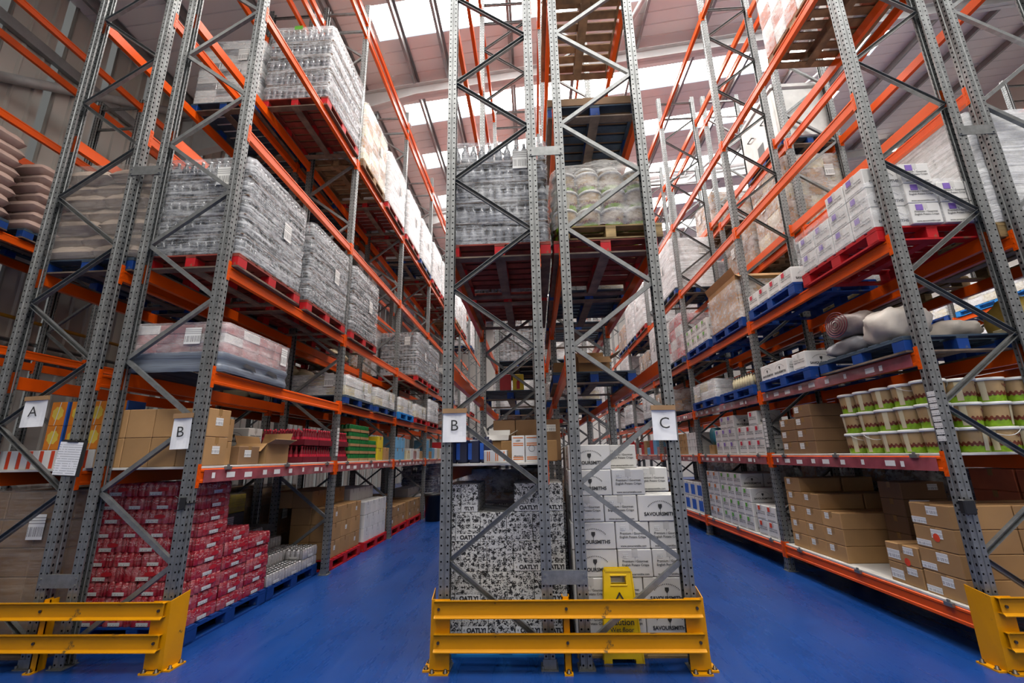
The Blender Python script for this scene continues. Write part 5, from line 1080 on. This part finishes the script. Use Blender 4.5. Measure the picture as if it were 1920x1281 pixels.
# second level: blue pallets, crisp boxes, printed sacks
x, y, z = put_pallet('R5', 0, 2, 1, 'bluep', dx=-.0)
for j, (dx_, dy_, rz) in enumerate([(-.32, .42, math.pi/2), (-.32, .10, math.pi/2), (-.28, -.36, 0), (.12, -.36, 0)]): crisp_box(x+dx_, y+dy_, z, rz, f"white crisp box on the blue pallet past the sacks, {NTH[j]} of four")
x, y, z = put_pallet('R5', 0, 2, 0, 'blue', near=True)
def blob(sx, sy, sz, seed, mat):
    def mk():
        rr = random.Random(seed); ph = [rr.uniform(0, 6.3) for _ in range(12)]; b = MB(); nu, nv = 28, 16; vs = []
        pw = lambda c, e: math.copysign(abs(c)**e, c)
        for j in range(nv+1):
            v = -math.pi/2+math.pi*j/nv
            for i in range(nu):
                u = 2*math.pi*i/nu; x, y, z = pw(math.cos(v), .6)*pw(math.cos(u), .7), pw(math.cos(v), .6)*pw(math.sin(u), .7), pw(math.sin(v), .75)
                k = 1+.07*math.sin(3*u+ph[0]+2*v)+.05*math.sin(5*u+4*v+ph[1])+.035*math.sin(9*u-5*v+ph[2])+.03*math.sin(13*u+7*v+ph[3])+.05*math.sin(2*u+ph[4])*math.cos(v)
                vs.append((x*sx/2*k, y*sy/2*k, sz*.5+max(-.5, z*.5*(1+.10*math.sin(4*u+ph[5])*(j > nv/2)))*sz))
        b.add(vs, [(j*nu+i, j*nu+(i+1) % nu, (j+1)*nu+(i+1) % nu, (j+1)*nu+i) for j in range(nv) for i in range(nu)], 0, True); return b.build('sack', M[mat])
    return cached(('blob', sx, sy, sz, seed, mat), mk)
def soft_sack(x, y, z, sx, sy, sz, label, mat, ring=None, seed=1):
    o = ob('sack', blob(sx, sy, sz, seed, mat), None, (x, y, z), (0, 0, .2), label, 'sack', 'filled sacks by the tubs')
    if ring:
        for q in range(5):
            r_ = .03+q*.026; P = [(-sx*.5-.012+.5*(r_*math.cos(t*math.pi/9))**2, .02+r_*math.cos(t*math.pi/9), sz*.55+r_*math.sin(t*math.pi/9)) for t in range(19)]
            ob('ring_print', MB().path(P, .006, 5).build('ring_print', M[ring]), o)
    return o
soft_sack(x-.22, y+.28, z+.002, .50, .50, .20, 'grey sack lying under the ring printed one', 'bagg', None, 3); soft_sack(x-.24, y+.26, z+.20, .46, .52, .26, 'clear sack with maroon ring print beside the tub rack', 'bagp', 'ringp', 4)
soft_sack(x-.27, y-.26, z+.002, .42, .46, .34, 'plump white sack beside the tub rack upright', 'bagw', None, 5); soft_sack(x+.25, y-.05, z+.002, .42, .7, .22, 'flat pale sack behind the plump white one', 'bagw', None, 6)
# third level: crisp boxes with purple labels on red pallet; red-labelled on blue
x, y, z = put_pallet('R5', 0, 3, 0, 'redp')
n = 0
for i in range(3):
    for a in range(3):
        for b_ in range(4):
            if 0 < a and 0 < b_ < 3 and i < 1: continue
            if i == 2 and not (a == 0 and b_ < 2 or a == 1 and b_ == 0): continue
            if a == 2 and b_ == 3: continue
            n += 1; front = (b_ == 0 and a > 0); crisp_box(x-.5+.186+a*.30 if not front else x-.02+(a-1)*.30-.02, y-.6+.15+b_*.288, z+.001+i*SH, 0 if not front else math.pi/2, f"crisp box with purple label, {NTH[i]} layer, {NTH[b_]} from the end frame, {NTH[a]} from the aisle", 'purple', 'purple labelled crisp boxes')
ob('stretch_wrap', shell(1.06, 1.24, .47, nz=10, nx=12, bulge=.01, jit=.008, seed=12, top=False).build('stretch_wrap', M['film_clear']), None, (x, y, z), label='clear film around the purple labelled crisp boxes', cat='stretch film')
x, y, z = put_pallet('R5', 0, 3, 1, 'bluep')
for a in range(3):
    for b_ in range(4): crisp_box(x-.5+.186+a*.31, y-.6+.15+b_*.288, z+.001, 0, f"crisp box with red label, {NTH[b_]} past the purple ones, {NTH[a]} from the aisle", 'redl', 'red labelled crisp boxes')
x, y, z = put_pallet('R5', 0, 5, 0, 'wood', dx=.1); layered_load(x, y, z, 'terracotta and white striped wrapped cartons on high bare pallet', 1.0, 1.18, 6, .25, ['terracotta', 'white'], 'film_soft', seed=6, nx=4, ny=5)
# second bay of the tub rack
def crisp_wall(row, z, y0, nb, ny, layers, patch, what, x0=3.36, na=1, cut=None):
    for i in range(layers):
        for b_ in range(ny):
            for a in range(na):
                if cut and cut(i, b_): continue
                crisp_box(x0+SW/2+a*(SW+.004), y0+SD/2+b_*(SD+.003), z+.001+i*SH, 0, f"crisp box with {what} label, {NTH[i]} layer, {NTH[b_]} along its stack, {['aisle', 'rear'][a]} row", patch, f"{what} labelled crisp boxes")
crisp_wall('R5', dz0, 6.83, 1, 2, 2, 'redo', 'vermilion')
crisp_wall('R5', dz0, 7.52, 1, 4, 4, 'green', 'green', na=2, cut=lambda i, b_: i == 3 and b_ == 0)
crisp_wall('R5', dz0, 8.72, 1, 2, 4, 'orangel', 'orange', na=1)
crisp_wall('R5', dz5, 6.82, 1, 3, 2, 'redl', 'crimson', cut=lambda i, b_: False)
crisp_wall('R5', dz5+2*SH, 6.95, 1, 1, 1, 'redl', 'dark red')
crisp_wall('R5', dz5, 7.76, 1, 3, 3, 'purple', 'violet', cut=lambda i, b_: i == 2 and b_ == 2)
b = MB().lathe([(.0005, 0), (.16, 0), (.16, .3), (.0005, .3)], 16); ob('wrapped_roll', b.build('wrapped_roll', M['teal']), None, (3.45, 8.95, dz5+.335), (0, math.pi/2, 0), 'teal wrapped roll past the violet labelled boxes', 'roll')
for i in range(2): carton(3.6, 8.95, dz5+i*.17 if i < 1 else dz5+.0, .4, .25, .17, 'tan carton under the teal roll', 'card') if i == 0 else None
for b_ in range(4):
    for i in range(3): carton(3.55, 9.75+b_*.32, dz5+i*.15, .36, .3, .148, f"white patterned carton, {NTH[i]} layer, {NTH[b_]} in the third bay of the tub rack", 'white' if b_ < 2 else 'card', group='white patterned cartons')
for i in range(2):
    for b_ in range(4): 
        carton(3.55, 9.75+b_*.4, dz0+i*.3, .36, .37, .29, f"white carton with blue panel, {['lower', 'upper'][i]} tier, {NTH[b_]} past the orange labels", 'white', group='blue panelled cartons', lab=[('-x', .05, .14, .24, .2, 'blueb')] if b_ < 3 else None)
x, y, z = put_pallet('R5', 1, 2, 0, 'bluep')
for a in range(6):
    for b_ in range(8): ob('bottle', cached('smallbot', lambda: MB().lathe([(.0005, 0), (.035, 0), (.035, .13), (.015, .17), (.015, .19)], 8).lathe([(.017, .19), (.017, .215), (.0005, .216)], 8, mi=1).build('bottle', M['cream'], M['black'])), None, (x-.42+a*.085, y-.45+b_*.085, z), (0, 0, 0), f"small cream bottle on the blue pallet, {NTH[a]} from the aisle, {NTH[b_]} along", 'bottle', 'small cream bottles')
x, y, z = put_pallet('R5', 1, 2, 1, 'bluep'); load('lowwhite', x, y, z, place('R5', 1, 2, 1), 31)
x, y, z = put_pallet('R5', 1, 3, 0, 'bluep'); 
open_carton(x, y, z, .98, 1.12, .72, 'big open brown carton wrapped in film on blue pallet', 0, fl=.13); ob('stretch_wrap', shell(1.04, 1.18, .62, nz=10, nx=12, bulge=.02, jit=.012, seed=15, top=False).build('stretch_wrap', M['film_soft']), None, (x, y, z), label='torn film around the big open carton', cat='stretch film')
x, y, z = put_pallet('R5', 1, 3, 1, 'bluep')
for i in range(2):
    for b_ in range(4): crisp_box(x-.5+.19, y-.6+.15+b_*.288, z+.001+i*SH, 0, f"crisp box past the big open carton, {['lower', 'upper'][i]}, {NTH[b_]} along", 'green', 'crisp boxes past the open carton')
# R6 sees the aisle only through the tub rack: brown wrapped load, grey chest high up, sacks
x, y, z = put_pallet('R6', 0, 2, 0, 'bluep'); soft_sack(x-.05, y-.12, z+.002, .42, .40, .44, 'yellow and white sack standing behind the tubs', 'bagy', None, 7); soft_sack(x+.26, y-.36, z+.16, .36, .42, .36, 'grey sack leaning beside the yellow one', 'bagg', None, 8)
carton(x-.25, y+.36, z, .42, .4, .11, 'flat tan carton beside the yellow sack', 'card'); carton(x+.27, y-.36, z, .36, .44, .155, 'brown carton under the leaning grey sack', 'card2'); carton(x-.34, y-.4, z, .26, .3, .10, 'pale flat carton before the yellow sack', 'cream')
x, y, z = put_pallet('R6', 1, 4, 0, 'wood'); layered_load(x, y, z, f"tall brown wrapped cartons, {place('R6', 1, 4, 0)}", .98, 1.16, 5, .25, ['card', 'card', 'cream'], 'film_soft', seed=41)
x, y, z = put_pallet('R6', 1, 5, 0, 'blue', dx=.02)
o = empty('steel_chest', (x, y, z), label='big pale steel chest on a dark pallet high in the rack', cat='chest')
ob('body', MB().cbox(-.5, .5, -.6, .6, 0, 1.0, .03).build('body', M['greym']), o); ob('lid', MB().cbox(-.51, .51, -.61, .61, 1.0, 1.12, .03).build('lid', M['greym']), o)
for yy in (-.25, .25): ob('handle', MB().path([(-.50, yy-.08, .6), (-.54, yy-.08, .6), (-.54, yy+.08, .6), (-.50, yy+.08, .6)], .01).build('handle', M['black']), o)
ob('panel', MB().box(-.503, -.5, -.1, .1, .1, .3).build('panel', M['black']), o)

# back half of the tub rack: red-brown cartons and dark crates on its bottom shelf
for i in range(5):
    for a in range(3):
        for b_ in range(2): carton(4.55+a*.31, 4.25+b_*.46, dz0+i*.2, .30, .44, .198, f"red-brown carton behind the labelled stack, {NTH[i]} layer, {NTH[a]} from its back, {['front', 'back'][b_]} row", 'terracotta', group='red-brown cartons', lab=[('-y', .0, .10, .2, .09, 'tagb')] if b_ == 0 else None)
for bay in range(3):
    for s in (0, 1):
        if bay == 0 and s == 0: continue
        layered_load(CX['R6'], slot(bay, s), dz0, f"dark crates on the bottom shelf, {ORD[bay]} bay, {SL[s]} half, behind the tub rack", .86, 1.16, 4, .24, ['black', 'dark', 'card2'], 'film_soft', seed=bay*2+s, tag=False)

# distant shelves and floors down the aisles
rf = random.Random(23); DM = ['white', 'card', 'card2', 'cream', 'ltblue', 'pinkpack', 'white', 'redb', 'wlabel']
DN = {'white': 'white', 'card': 'tan', 'card2': 'brown', 'cream': 'cream', 'ltblue': 'light blue', 'pinkpack': 'pink', 'redb': 'red', 'wlabel': 'pale'}
for row, x0, zs, bays in (('R2', -3.14, ((dz, 'lowest shelf'),), (3, 4, 5)), ('R5', 3.54, ((dz0, 'bottom shelf'), (dz5, 'lowest shelf')), (3, 4, 5)), ('R3', -.6, ((dz3, 'lowest shelf'),), (1, 2, 3))):
    for bay in bays:
        for zz, zn in zs:
            for j in range(7):
                m_ = rf.choice(DM); h_ = rf.uniform(.2, .5); carton(x0, fy(bay)+.3+j*.37, zz, .34, .34, round(h_, 1), f"{DN[m_]} carton, {NTH[j]} along the {zn}, {ORD[bay]} bay, {ROWNAME[row]}", m_, group='assorted cartons down the aisles', tape=False)
for row in ('R3', 'R4', 'R2'):
    for bay in ((1, 2, 3, 4) if row != 'R2' else (4, 5, 6)):
        for s in (0, 1):
            x, y, z = put_pallet(row, bay, -1, s, rf.choice(['redp', 'bluep', 'wood']), near=False, dx=-.1 if row == 'R2' else 0, dy=.03)
            load(rf.choice(['brown', 'cream', 'lowwhite', 'white']), x, y, z, place(row, bay, -1, s), bay*3+s, 1.0)
